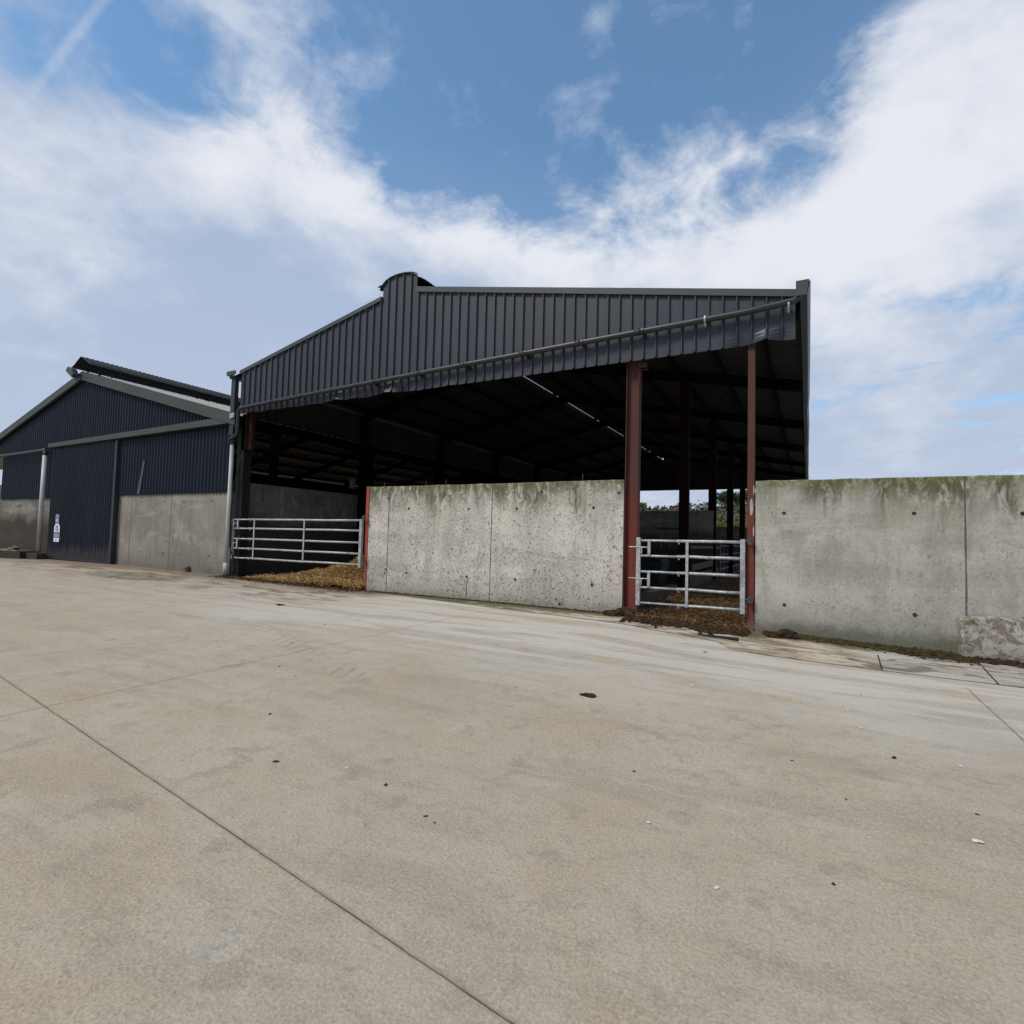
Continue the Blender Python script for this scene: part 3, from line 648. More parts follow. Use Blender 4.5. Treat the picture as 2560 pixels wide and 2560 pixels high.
pts = [(-15.5, PY, 5.375), (-15.66, PY, 5.36), (-15.74, PY, 5.27), (-15.74, PY, 4.62), (-15.78, PY, 4.52), (-15.95, PY, 4.46), (-16.08, PY, 4.40)]
MB().tube(pts, .055, 12).build('swan_neck', M['pipe'], shed, smooth=True)

# ------------------------------------------------------------------ navy shed at the left
bs = thing('navy_shed', 'lower farm shed in navy corrugated steel over concrete, with grey-green trim and sliding door', 'shed', (-25, 11, .1))
BL = lambda x: 7.72 + (x + 26.1) * .265           # left slope under-line
def btop(x): return 7.70 - (x + 25.75) * .262 if x > -25.75 else 7.70 + (x + 25.75) * .272
def corr(x0, x1, pitch, depth):
    depth *= 1.7
    n = int((x1 - x0) / pitch * 4); return [(x0 + (x1 - x0) * i / n, depth * (0, .1, 1, .9)[i % 4] * 1.0) for i in range(n + 1)]
BY = 10.93
prof = corr(-38, -15.98, .19, .035)
MB().grid([[(x, BY - o, 4.86) for x, o in prof], [(x, BY - o, btop(x) - .05) for x, o in prof]]).build('gable_cladding', M['blue'], bs)
prof = corr(-23.25, -16.2, .19, .035)
MB().grid([[(x, BY + .045 - o, 2.735 + .02 * (o > .02)) for x, o in prof], [(x, BY + .045 - o, 4.9) for x, o in prof]]).build('wall_cladding', M['blue'], bs)
prof = corr(-33.35, -28.1, .19, .035)
MB().grid([[(x, BY + .045 - o, 2.70 + .02 * (o > .02)) for x, o in prof], [(x, BY + .045 - o, 4.9) for x, o in prof]]).build('wall_cladding', M['blue'], bs)
w1 = MB().box(-23.20, -16.2, 11.0, 11.25, -.3, 2.78).build('wall', M['wall_blue'], bs)
for jx in (-19.55, -22.1):
    MB().box(jx - .012, jx + .012, 10.997, 11.001, .1, 2.74).build('joint', M['joint'], w1)
for hx, hz in ((-21.47, 2.48), (-19.94, 2.48), (-18.81, 2.47), (-17.25, 2.48), (-21.46, .65), (-19.9, .66), (-18.83, .66), (-17.27, .67)):
    q = MB(); q.quad(*[(hx + .035 * math.cos(a * .785), 10.997, hz + .035 * math.sin(a * .785)) for a in range(8)]); q.build('tie_hole', M['dark_hole'], w1)
MB().box(-33.4, -28.05, 11.0, 11.25, -.3, 2.72).build('wall', M['wall_in'], bs)
# sliding door
dmb = corr(-28.05, -23.08, .17, .03)
door = MB().grid([[(x, 10.86 - o, .27) for x, o in dmb], [(x, 10.86 - o, 4.92) for x, o in dmb]]).build('sliding_door', M['blue_door'], bs)
q = MB(); q.box(-23.08, -22.95, 10.80, 10.92, .2, 4.92); q.box(-28.08, -28.04, 10.82, 10.92, .2, 4.9); q.box(-28.04, -23.08, 10.85, 10.92, .16, .27); q.build('door_frame', M['sign_black'], door)
# trims
def bar(a, b, h, y, name, mat):
    (ax, az), (bx, bz) = a, b; q = MB()
    q.quad((ax, y, az - h), (bx, y, bz - h), (bx, y, bz), (ax, y, az)); q.quad((ax, y, az), (bx, y, bz), (bx, y + .35, bz), (ax, y + .35, az)); q.quad((bx, y, bz - h), (ax, y, az - h), (ax, y + .1, az - h), (bx, y + .1, bz - h))
    return q.build(name, mat, bs)
bar((-25.78, 7.80), (-15.85, 5.20), .36, 10.70, 'barge_board', M['green_trim'])
bar((-38.0, 4.48), (-25.78, 7.80), .30, 10.70, 'barge_board', M['green_trim'])
q = MB(); q.prism([(-28.35, 4.83), (-28.35, 5.00), (-16.1, 5.15), (-16.1, 4.93)], 10.72, 10.88); q.build('door_track_cover', M['green_trim'], bs)
q = MB(); q.prism([(-28.35, 4.80), (-28.35, 4.828), (-16.1, 4.928), (-16.1, 4.90)], 10.76, 10.88); q.build('door_track', M['black'], bs)
# roof both slopes
def bz(x): return 5.19 + (-15.95 - x) * .264 if x > -25.78 else 7.78 + (x + 25.78) * .272
roof_slope(-15.95, bz(-15.95), -25.55, bz(-25.55), 10.78, 41, 'roof_sheet', M['inner_sheet'], bs, .33, .03)
roof_slope(-38.0, bz(-38.0), -26.0, bz(-26.0), 10.78, 41, 'roof_sheet', M['inner_sheet'], bs, .33, .03)
for x in (-17.5, -19, -20.5, -22, -23.5, -25, -27, -28.5, -30, -31.5, -33):
    MB().beam((x, 11.3, bz(x) - .12), (x, 41, bz(x) - .12), .08, .18).build('purlin', M['steel_in'], bs)
for i in range(6):
    y = 12.9 + i * 4.85
    MB().beam((-16.5, y, bz(-16.5) - .34), (-25.8, y, bz(-25.8) - .34), .16, .28).build('rafter', M['steel_in'], bs)
    MB().beam((-33.2, y, bz(-33.2) - .34), (-25.8, y, bz(-25.8) - .34), .16, .28).build('rafter', M['steel_in'], bs)
    i_section(-16.75, y, 0, 5.0, .25, .2).build('column', M['steel_in'], bs)
    i_section(-33.1, y, 0, 5.4, .25, .2).build('column', M['steel_in'], bs)
    MB().tube([(-16.75, y, 3.5), (-16.75, y - 1.4, 4.9)], .02, 6).build('wind_brace', M['steel_in'], bs)
prof = corr(11.3, 41, .25, .035)
MB().grid([[(-33.42 - o, y, 4.55) for y, o in prof], [(-33.42 - o, y, 5.5) for y, o in prof]]).build('side_cladding', M['clad_dark'], bs)
MB().box(-33.5, -33.25, 11.3, 41, -.3, 2.3).build('side_wall', M['wall_in'], bs)
MB().box(-33.4, -16.2, 41, 41.2, -.3, 5.0).build('back_wall', M['wall_in'], bs)
MB().prism([(-33.4, 5.0), (-16.2, 5.0), (-16.2, 5.30), (-25.78, 7.82), (-33.4, 5.75)], 41.0, 41.05).build('back_gable', M['clad_dark'], bs)
# raised ridge canopy on short legs
prof = box_profile(10.62, 41, .18, .05, .04, .02)
cap = MB().grid([[(-26.42, y, 8.03 + o) for y, o in prof], [(-25.78, y, 8.38 + o) for y, o in prof], [(-25.14, y, 8.03 + o) for y, o in prof]]).build('ridge_canopy', M['clad_dark'], bs)
q = MB(); q.box(-25.13, -25.10, 10.62, 41, 7.99, 8.07); q.box(-26.46, -26.43, 10.62, 41, 7.99, 8.07); q.build('canopy_rim', M['flash'], cap)
for i in range(7):
    for dy in (0, .45):
        y = 11.1 + i * 4.6 + dy
        for lx in (-25.30, -26.25): MB().beam((lx, y, 7.6), (lx, y, 8.06), .05, .05, (0, 1, 0)).build('canopy_leg', M['black'], bs)
# pipes of the navy shed
wp = MB().tube([(-16.08, 10.82, .05), (-16.08, 10.82, 4.33)], .062, 12).build('downpipe', M['white_pipe'], bs, smooth=True)
MB().tube([(-16.08, 10.82, .12), (-16.07, 10.80, .5)], .075, 12).build('pipe_shoe', M['white_pipe'], wp, smooth=True)
MB().tube([(-16.08, 10.82, 4.25), (-16.08, 10.82, 4.50)], .075, 12).build('pipe_collar', M['pipe'], wp, smooth=True)
MB().tube([(-15.93, 10.82, 5.02), (-15.95, 10.80, 4.9), (-16.06, 10.8, 4.80), (-16.09, 10.82, 4.68), (-16.08, 10.82, 4.48)], .06, 12).build('swan_neck', M['pipe'], bs, smooth=True)
MB().prism([(-16.05, 5.05), (-15.86, 5.08), (-15.84, 5.22), (-16.05, 5.22)], 10.66, 10.695).build('gutter_end', M['board_white'], bs)
MB().tube([(-38, 10.68, 4.66), (-30, 10.68, 4.72), (-28.5, 10.68, 4.74), (-28.42, 10.68, 4.62)], .062, 12).build('rain_pipe', M['pipe'], bs, smooth=True)
MB().tube([(-28.42, 10.68, 4.66), (-28.44, 10.68, 4.5)], .085, 12).build('pipe_collar', M['pipe'], bs, smooth=True)
MB().tube([(-28.44, 10.68, 4.5), (-28.46, 10.68, .45)], .085, 12).build('downpipe', M['white_pipe'], bs, smooth=True)
# a torn sheet edge on the cladding
q = MB(); q.quad((-21.62, 10.905, 2.76), (-21.42, 10.90, 2.76), (-21.20, 10.90, 3.95), (-21.30, 10.905, 4.02)); q.quad((-21.62, 10.905, 2.76), (-21.30, 10.905, 4.02), (-21.32, 10.93, 4.0), (-21.64, 10.93, 2.76)); q.build('torn_flap', M['galv_dull'], bs)

# floodlight on the gable peak
t = thing('floodlight', 'small hooded floodlight fixed at the peak of the navy gable', 'floodlight', (-26.0, 10.55, 7.6))
q = MB(); q.prism([(-26.45, 7.82), (-26.28, 7.97), (-26.0, 7.86), (-25.78, 7.60), (-25.92, 7.50)], 10.40, 10.62); q.build('lamp_housing', M['green_trim'], t, bevel=.02)
q = MB(); q.beam((-26.42, 10.51, 7.79), (-25.95, 10.51, 7.50), .18, .02, (0, 0, 1)); q.build('lamp_lens', M['glass'], t)
q = MB(); q.beam((-25.82, 10.6, 7.6), (-25.80, 10.72, 7.62), .05, .05); q.build('bracket', M['black'], t)

# signs on the sliding door
t = thing('shed_letter_sign', 'small blue sign with white letter H on the navy door, above the safety sign', 'sign', (-27.27, 10.81, 1.63))
MB().box(-27.42, -27.12, 10.795, 10.805, 1.63, 2.0).build('sign_plate', M['sign_blue'], t)
q = MB()
for b in ((-27.40, -27.385, 1.64, 1.99), (-27.155, -27.14, 1.64, 1.99), (-27.385, -27.155, 1.975, 1.99)): q.box(b[0], b[1], 10.791, 10.7945, b[2], b[3])
q.build('border', M['sign_white'], t)
q = MB()
for b in ((-27.34, -27.305, 1.67, 1.84), (-27.235, -27.20, 1.67, 1.84), (-27.305, -27.235, 1.742, 1.775)): q.box(b[0], b[1], 10.789, 10.7945, b[2], b[3])
for i in range(5): q.box(-27.35 + i * .034, -27.33 + i * .034, 10.789, 10.7945, 1.895, 1.935)
q.build('lettering', M['sign_white'], t)
t = thing('safety_sign', 'white safety sign with blue disc and blue text panel low on the navy sliding door', 'sign', (-27.25, 10.81, .88))
q = MB(); q.prism([(-27.48, .90), (-27.45, .87), (-27.05, .87), (-27.02, .90), (-27.02, 1.50), (-27.10, 1.56), (-27.13, 1.62), (-27.41, 1.62), (-27.41, 1.57), (-27.48, 1.50)], 10.795, 10.805); q.build('sign_plate', M['sign_white'], t)
q = MB(); q.quad(*[(-27.25 + .12 * math.cos(a * R(15)), 10.7935, 1.42 + .125 * math.sin(a * R(15))) for a in range(24)]); q.build('disc', M['sign_blue'], t)
q = MB(); q.quad(*[(-27.25 + .035 * math.cos(a * R(30)) + .02 * math.sin(a * R(30)), 10.792, 1.41 + .085 * math.sin(a * R(30)) - .02 * math.cos(a * R(30))) for a in range(12)]); q.build('symbol', M['sign_white'], t)
MB().box(-27.45, -27.05, 10.791, 10.7945, 1.03, 1.27).build('text_panel', M['sign_blue'], t)
q = MB(); random.seed(2)
for z, a, b in ((1.215, -27.33, -27.17), (1.15, -27.42, -27.08), (1.10, -27.40, -27.10), (1.06, -27.36, -27.14)):
    x = a
    while x < b: q.box(x, min(b, x + .03), 10.788, 10.7905, z, z + .022); x += .042
q.build('lettering', M['sign_white'], t)
q = MB(); q.prism([(-27.31, .945), (-27.27, .985), (-27.22, .92), (-27.25, .90)], 10.790, 10.7945); q.build('mark', M['sign_black'], t)

# plinth in front of the far wall, with a stone on it
t = thing('concrete_plinth', 'dark damp concrete plinth with pale top below the far left wall of the navy shed', 'plinth', (-34, 10.6, 0))
MB().box(-44, -29.1, 10.3, 10.99, -.2, .40).build('plinth_body', M['damp'], t)
MB().box(-44, -29.6, 10.33, 10.99, .401, .43).build('top_slab', M['apron'], t)
MB().box(-29.08, -28.1, 10.5, 10.99, -.2, .36).build('pipe_base', M['wall_in'], t)
def lump(name, mat, x, y, z, sx, sy, sz, seed, label=None, cat=None, group=None, sub=2, rough=.25):
    bm = bmesh.new(); bmesh.ops.create_icosphere(bm, subdivisions=sub, radius=1); rnd = random.Random(seed)
    ph = [rnd.uniform(0, 6) for _ in range(6)]
    for v in bm.verts:
        p = v.co; k = 1 + rough * (math.sin(p.x * 3 + ph[0]) * math.sin(p.y * 3.4 + ph[1]) + .6 * math.sin(p.z * 5 + ph[2] + p.x * 4)) + rnd.uniform(-.12, .12) * rough * 3
        v.co = Vector((p.x * sx * k, p.y * sy * k, p.z * sz * k)); v.co.z = max(v.co.z, -.25 * sz)
    rz = rnd.uniform(0, 6.28)
    me = bpy.data.meshes.new(name); bm.to_mesh(me); bm.free(); me.materials.append(mat)
    o = bpy.data.objects.new(name, me); COL.objects.link(o); o.location = (x, y, z); o.rotation_euler.z = rz if sx == sy else 0
    return tag(o, label, cat, group)
lump('stone', M['brick'], -30.4, 10.55, .46, .28, .2, .13, 4, 'reddish brown stone lying on the pale plinth top beside the left downpipe', 'stone')
lump('stone', M['brick'], -18.35, 10.9, .20, .16, .1, .13, 9, 'brown stone resting at the foot of the smooth grey wall of the navy shed', 'stone')

# hanging cable at the left corner
c = MB().tube([(-15.72, 10.98, 4.1), (-15.85, 10.9, 3.5), (-15.98, 10.86, 2.8), (-16.0, 10.84, 1.8), (-15.97, 10.84, 1.0), (-15.84, 10.9, .6), (-15.80, 10.9, .25), (-15.95, 10.85, .13), (-16.15, 10.8, .11)], .017, 8).build('cable', M['black'], None, smooth=True)
tag(c, 'thin black cable drooping beside the white downpipe at the corner of the two sheds', 'cable')

# ------------------------------------------------------------------ gates
def gate(label, x0, x1, y, zs, uprights, latch_x, left_w, zlo, zhi, sleeve, hinge_x, hinge_z, bolts, nuts):
    t = thing('metal_gate', label, 'gate', (hinge_x, y, zs[0]), None)
    dr = lambda x: 0.012 * (x - x0) / (x1 - x0)
    for z in zs:
        q = MB(); wob = [random.uniform(-.007, .007) for _ in range(5)]; L1 = [(x0 + left_w + (sleeve - x0 - left_w) * k / 2, y + wob[k] * (k % 2), z + dr(sleeve) * k / 2 + wob[k + 1] * (k % 2)) for k in range(3)]; L2 = [(sleeve - .04 + (x1 - .04 - sleeve) * k / 4, y + wob[k] * (0 < k < 4), z + .012 * (.5 + k / 8) + wob[4 - k] * (0 < k < 4)) for k in range(5)]
        q.tube(L1, .024, 10); q.tube(L2, .030, 10)
        q.build('rail', M['galv'], t, smooth=True)
    MB().box(x0, x0 + left_w, y - .03, y + .03, zlo, zhi).build('slam_stile', M['galv'], t, bevel=.004)
    MB().box(x1 - .085, x1, y - .04, y + .04, zlo - .01, zhi + .01).build('hinge_stile', M['galv'], t, bevel=.004)
    for u in uprights: MB().box(u - .026, u + .026, y - .040, y - .028, zs[0] - .02, zs[-1] + .0).build('brace', M['galv'], t)
    for (a, b) in latch_x[1]:
        lx = latch_x[0]
        q = MB(); q.box(lx - .028, lx + .028, y - .036, y - .024, a, b); q.tube([(x0 - bolts, y - .03, (a + b) / 2 + .02), (lx, y - .03, (a + b) / 2 + .02)], .011, 8)
        q.box(x0 + left_w + .02, x0 + left_w + .04, y - .04, y - .03, (a + b) / 2 - .11, (a + b) / 2 + .02)
        q.build('latch', M['galv'], t)
    if nuts:
        for z in zs: MB().tube([(nuts, y, z - .055), (nuts, y, z - .02)], .014, 6).build('bolt', M['galv'], t)
    for hz in hinge_z:
        q = MB(); q.tube([(x1 - .05, y - .01, hz), (hinge_x, y - .03, hz)], .012, 8); q.tube([(hinge_x, y - .045, hz - .07), (hinge_x, y - .045, hz + .07)], .032, 10)
        q.box(hinge_x - .045, hinge_x + .045, y - .075, y - .07, hz + .02, hz + .045); q.box(hinge_x - .045, hinge_x + .045, y - .075, y - .07, hz - .045, hz - .02)
        q.build('hinge', M['galv_dull'], t, smooth=False)
    return t
gate('long galvanised five-rail gate across the left opening, with straw heaped beneath it', -16.0, -10.50, 10.93, [.675, .97, 1.27, 1.59, 1.87], (-14.92, -12.72), (-15.72, ((1.59, 1.87), (.97, 1.27))), .06, .62, 1.9, -15.2, -10.42, (1.95, .86), 0.0, -15.15)
gate('short galvanised five-rail gate hung between the wide and the narrow red posts', -3.06, -1.02, 10.95, [.28, .59, .905, 1.225, 1.53], (-2.06,), (-2.80, ((1.225, 1.53), (.59, .905))), .082, .23, 1.59, -2.22, -.935, (1.57, .49), .15, -2.22)

# rods standing on the pale wall
for x, h in ((-9.98, .13), (-8.59, .13), (-7.97, .14), (-4.33, .17)):
    q = MB().tube([(x, 11.14, 2.75), (x + .003, 11.14, 2.785 + h)], .008, 6).build('steel_rod', M['galv_dull'], None)
    tag(q, {-9.98: 'leftmost thin steel rod on top of the pale wall, near the red gate post', -8.59: 'second thin steel rod from the left on top of the pale wall', -7.97: 'third thin steel rod from the left on top of the pale wall', -4.33: 'tallest thin steel rod on top of the pale wall, nearest the wide red column'}[x], 'rod', 'rods on top of the pale wall')

# ------------------------------------------------------------------ inside the cattle shed
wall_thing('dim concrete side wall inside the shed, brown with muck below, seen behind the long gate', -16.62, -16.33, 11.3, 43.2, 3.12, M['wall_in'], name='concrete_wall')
for o in list(COL.objects):
    if o.get('label', '').startswith('dim concrete side'):
        for i, (yy, hz) in enumerate([(12.2, 2.6), (13.1, 2.45), (14.7, 2.6), (16.3, 2.6)]):
            q = MB(); q.quad(*[(-16.327, yy + .035 * math.cos(a * .785), hz + .035 * math.sin(a * .785)) for a in range(8)]); q.build('tie_hole', M['dark_hole'], o)
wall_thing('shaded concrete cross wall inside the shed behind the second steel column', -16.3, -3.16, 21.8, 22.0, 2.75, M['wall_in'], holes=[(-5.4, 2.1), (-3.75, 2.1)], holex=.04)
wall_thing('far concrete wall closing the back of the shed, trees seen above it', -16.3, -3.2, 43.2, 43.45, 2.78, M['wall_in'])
# bedding surface
random.seed(21)
def bed_z(x, y):
    g = zg(x, y)
    b = .07 + .05 * math.sin(x * 2.1 + y) * math.sin(y * 1.3) + .03 * math.sin(x * 5.3 - y * 4.1)
    f = max(0, min(1, (y - 10.55) / .8)); return g + .015 + max(0, b) * f + .06 * f * (1 if y > 12 else 0)
rows = []
for i in range(56):
    y = 10.5 + i * .09 if i < 22 else 12.48 + (i - 22) * .85
    rows.append([(x, y + (.12 * math.sin(x * 4.1) + .08 * math.sin(x * 9.7 + 1) + .05 * math.sin(x * 23)) * (1 if i < 3 else 0), bed_z(x, y)) for x in [-3.06 + j * .0712 for j in range(30)]])
tag(MB().grid(rows).build('bedding', M['bed'], smooth=True), 'dark trodden straw and muck covering the passage behind the short gate', 'bedding', kind='stuff')
MB().grid([[(x, y, .10 + .05 * math.sin(x + y)) for x in (-16.3, -13, -10, -7, -4, -3.3)] for y in (13.5, 18, 24, 30, 36, 40.9)]).build('floor', M['bed'])['kind'] = 'structure'
def straw(name, label, n, fn, mat, ln=(.08, .22), wd=.006):
    m = MB(); rnd = random.Random(len(label) * 7)
    for _ in range(n):
        x, y, z = fn(rnd); a = rnd.uniform(0, math.pi); e = rnd.gauss(0, .35); L = rnd.uniform(*ln) / 2
        d = Vector((math.cos(a) * math.cos(e), math.sin(a) * math.cos(e), math.sin(e))) * L; s_ = Vector((-math.sin(a), math.cos(a), 0)) * wd
        u = Vector((0, 0, wd)); p = Vector((x, y, z)); k = Vector((rnd.gauss(0, .012), rnd.gauss(0, .012), rnd.uniform(0, .02)))
        m.quad(p - d - s_, p + k - s_, p + k + s_, p - d + s_); i = len(m.v)
        m.quad(p + k - s_, p + d - s_, p + d + s_, p + k + s_); m.quad(p - d - u, p + k - u, p + k + u, p - d + u)
    return tag(m.build(name, mat), label, 'straw', kind='stuff')
def pile_h(x, y):
    fx = 1 / (1 + math.exp(-(x + 13.2) * 1.9)); fy = math.exp(-((y - 12.6) / 1.25) ** 2) if y < 12.6 else 1
    return (.66 + .10 * math.sin(x * 3.1) + .07 * math.sin(x * 6.7 + y * 3)) * fx * fy + .02
rows = [[(x, y, zg(x, y) + pile_h(x, y) * .93 - .02) for x in [-15.6 + j * .174 for j in range(31)]] for y in [10.85 + .2 * i for i in range(24)]]
sb = MB().grid(rows).build('straw_base', M['bed'], smooth=True); tag(sb, 'dark damp underlayer of the straw heap behind the long gate', 'straw', kind='stuff')
def fpile(r):
    x = r.uniform(-14.6, -10.46) if r.random() < .95 else r.uniform(-15.3, -13); y = 10.86 + abs(r.gauss(0, 1.05)); return x, y, zg(x, y) + pile_h(x, y) + r.uniform(-.03, .05)
straw('straw_heap', 'heap of loose golden straw spilling under the long galvanised gate', 13000, fpile, M['straw'], (.12, .30), .0085)
def fpass(r):
    x = r.uniform(-3.04, -1.0); y = 10.42 + abs(r.gauss(0, 3.0)) if r.random() < .75 else r.uniform(11, 30); return x, y, bed_z(x, y) + r.uniform(-.005, .03)
straw('loose_straw', 'brown straw strewn over the muck of the passage behind the short gate', 6500, fpass, M['straw_dark'], (.08, .24), .0055)
def fscat(r):
    x = r.uniform(-16.5, -9.8); y = 10.95 - abs(r.gauss(0, .28)); return x, y, zg(x, y) + .012 + r.uniform(0, .012)
straw('straw_litter', 'thin scatter of straw wisps on the concrete in front of the long gate', 500, fscat, M['straw_dark'], (.06, .16), .005)

def ybox(y0, y1, x, wd, z0, z1): return MB().box(x - wd / 2, x + wd / 2, y0, y1, z0, z1)
t = thing('feed_kerb', 'low worn concrete kerb just inside the short gate', 'kerb', (-3.3, 13.5, .05)); ybox(11.6, 15.6, -3.30, .22, -.1, .34).build('kerb_body', M['wall_in'], t, bevel=.02)
t = thing('feed_kerb', 'longer concrete kerb panel past the second column with boards above it', 'kerb', (-3.3, 20.5, .05)); ybox(17.4, 23.5, -3.28, .18, -.1, .52).build('kerb_body', M['wall_in'], t, bevel=.02)
t = thing('wooden_board', 'tilted rough wooden board propped above the inner concrete kerb', 'board', (-3.25, 20, .6)); MB().beam((-3.17, 17.6, .74), (-3.17, 22.6, .79), .04, .20).build('plank', M['wood'], t)
t = thing('wooden_board', 'straight dark wooden rail board fixed at gate-top height behind the second column', 'board', (-3.25, 20, 1.3)); MB().beam((-3.17, 17.3, 1.38), (-3.17, 23.6, 1.36), .04, .09).build('plank', M['wood'], t)
t = thing('pen_gate', 'dull barred pen gate deep inside the passage beyond the boards', 'gate', (-3.25, 28, .2))
for z in (.43, .72, 1.05, 1.42): MB().tube([(-3.25, 24.1, z), (-3.25, 32.5, z)], .03, 8).build('rail', M['galv_dull'], t)
for y in (24.15, 25.4, 26.8, 28.2, 30.0, 32.4): MB().box(-3.27, -3.23, y - .04, y + .04, .15, 1.45).build('upright', M['galv_dull'], t)
MB().box(-3.32, -3.18, 23.95, 24.1, -.05, 1.75).build('post', M['galv_dull'], t)
t = thing('feed_rail', 'small tubular rail frame against the cross wall inside the shed', 'rail', (-4.4, 20.4, 1.1))
MB().beam((-4.95, 20.4, 2.02), (-4.0, 20.4, 2.02), .05, .07).build('top_rail', M['black'], t)
for x in (-4.80, -4.47, -4.10): MB().tube([(x, 20.4, .9), (x, 20.4, 2.0)], .022, 8).build('upright', M['galv_dull'], t)
MB().beam((-4.95, 20.4, 1.25), (-4.0, 20.4, 1.25), .05, .05).build('lower_rail', M['black'], t)
t = thing('water_trough', 'dark water trough in the pen behind the short gate', 'trough', (-4.3, 17, .1))
q = MB(); q.prism([(-4.9, .1), (-3.9, .1), (-3.8, .95), (-5.0, .95)], 16.4, 17.4); q.build('trough_body', M['black'], t, bevel=.03); MB().box(-4.95, -3.85, 16.38, 17.42, .955, 1.0).build('rim', M['black'], t)
MB().beam((-7.5, 19, .9), (-3.4, 19, .9), .05, .7).build('sheeted_panel', M['black'], None)
tag(COL.objects['sheeted_panel'], 'black sheeted pen panel in front of the inner cross wall', 'panel')
# E sign
t = thing('letter_sign', 'small black sign with a white letter E on a column inside the dim shed', 'sign', (-15.84, 15.7, 3.2))
ex, ez = -15.72, 3.50
MB().box(ex - .16, ex + .16, 15.70, 15.715, ez - .20, ez + .20).build('sign_plate', M['sign_black'], t)
q = MB()
for b in ((-.145, .145, .17, .185), (-.145, .145, -.185, -.17), (-.145, -.13, -.17, .17), (.13, .145, -.17, .17)): q.box(ex + b[0], ex + b[1], 15.695, 15.6995, ez + b[2], ez + b[3])
q.build('border', M['board_white'], t)
q = MB()
for b in ((-.07, -.03, -.12, .12), (-.03, .07, .085, .12), (-.03, .06, -.018, .018), (-.03, .07, -.12, -.085)): q.box(ex + b[0], ex + b[1], 15.694, 15.6995, ez + b[2], ez + b[3])
q.build('lettering', M['board_white'], t)

# ------------------------------------------------------------------ litter on the yard
lump('muck_heap', M['dung'], -3.35, 10.82, .0, .30, .17, .13, 31, 'dark crumbly muck heap against the foot of the wide red column', 'muck heap', sub=4, rough=.3)
lump('muck_heap', M['dung'], -.42, 10.6, -.08, .24, .12, .10, 32, 'small dark muck heap below the mossy wall, right of the narrow red post', 'muck heap', sub=4, rough=.35)
def litter_strip(name, label, fn, n, mat, seed, big=1.0):
    r = random.Random(seed); m = MB()
    for _ in range(n):
        x, y = fn(r); z = zg(x, y) + .008; k_ = r.random(); s = (.008 + .03 * k_ ** 2 * big); a = r.uniform(0, 6.28); h = s * r.uniform(.4, 1.2)
        p = [(x + s * r.uniform(.5, 1.3) * math.cos(a + k * 1.257), y + s * r.uniform(.5, 1.3) * math.sin(a + k * 1.257), z + r.uniform(0, h * .4)) for k in range(5)]
        tp = (x, y, z + h)
        for k in range(5): m.quad(p[k], p[(k + 1) % 5], tp)
    return tag(m.build(name, mat), label, 'litter', kind='stuff')
def f1(r):
    x = r.uniform(-.7, 2.1); return x, 10.97 - abs(r.gauss(0, .10 + .16 * max(0, x) / 2))
litter_strip('moss_litter', 'band of moss and rotted leaves along the foot of the mossy wall', f1, 6000, M['litter'], 1, 1.5)
def f2(r):
    x = r.uniform(1.2, 5); return x, 10.76 - abs(r.gauss(0, .12)) - (.1 if x < 2.2 else 0)
litter_strip('moss_litter', 'brown rotted litter around the low weathered concrete block', f2, 3600, M['dung'], 2, 1.8)
def f3(r):
    x = r.uniform(-10.2, -3.5); k = .01 + .05 * max(0, (x + 7.2)) / 3.5; return x, 10.98 - abs(r.gauss(0, k))
litter_strip('moss_litter', 'thin line of moss along the foot of the pale pock-marked wall', f3, 2600, M['litter'], 3)
def f4(r):
    x = r.uniform(-3.1, -.95); return x, 10.66 + .05 * math.sin(x * 5) - abs(r.gauss(0, .16 + .08 * math.sin(x * 3.7 + 1) ** 2))
litter_strip('muck_crumbs', 'dark muck crumbs spread on the concrete in front of the short gate', f4, 6500, M['dung'], 4, 2.2)
def f5(r):
    x = r.uniform(-16.2, -10.4); return x, 10.9 - abs(r.gauss(0, .22))
litter_strip('muck_crumbs', 'muddy crumbs on the concrete in front of the long gate', f5, 2600, M['dung'], 5)
# broken drain pipe piece
q = MB(); q.tube([(-1.62, 9.62, -.02), (-.98, 9.50, -.02)], [.012, .032], 10); q.build('pipe_piece', M['black'], None)
tag(COL.objects['pipe_piece'], 'short dark broken pipe lying on the slab edge in front of the narrow red post', 'pipe')
# clods, stones and flakes, one object each
cl = [(-1.88, 5.10, .075, 'flat brown dung clod, the largest one lying alone in the middle of the yard'), (-9.57, 7.68, .10, 'dark flat clod lying far back on the yard, left of the pale wall'), (-1.3, 8.3, .05, None), (-3.9, 3.08, .035, None), (-3.06, 2.48, .038, None), (-2.23, 2.60, .030, None), (-1.8, 2.43, .022, None),
      (-1.72, 2.40, .013, None), (-5.2, 4.2, .03, None), (-4.7, 4.0, .025, None), (.55, 4.9, .05, None), (.85, 4.1, .02, None), (.2, 3.9, .018, None), (-.1, 4.4, .02, None), (.1, 2.9, .018, None), (-1.0, 3.6, .02, None),
      (-2.8, 4.9, .02, None), (-2.6, 4.95, .018, None), (-2.45, 4.9, .014, None), (-.95, 6.6, .02, None), (.3, 6.3, .018, None), (.5, 7.0, .02, None), (-6.2, 5.2, .03, None), (-7.0, 6.5, .035, None)]
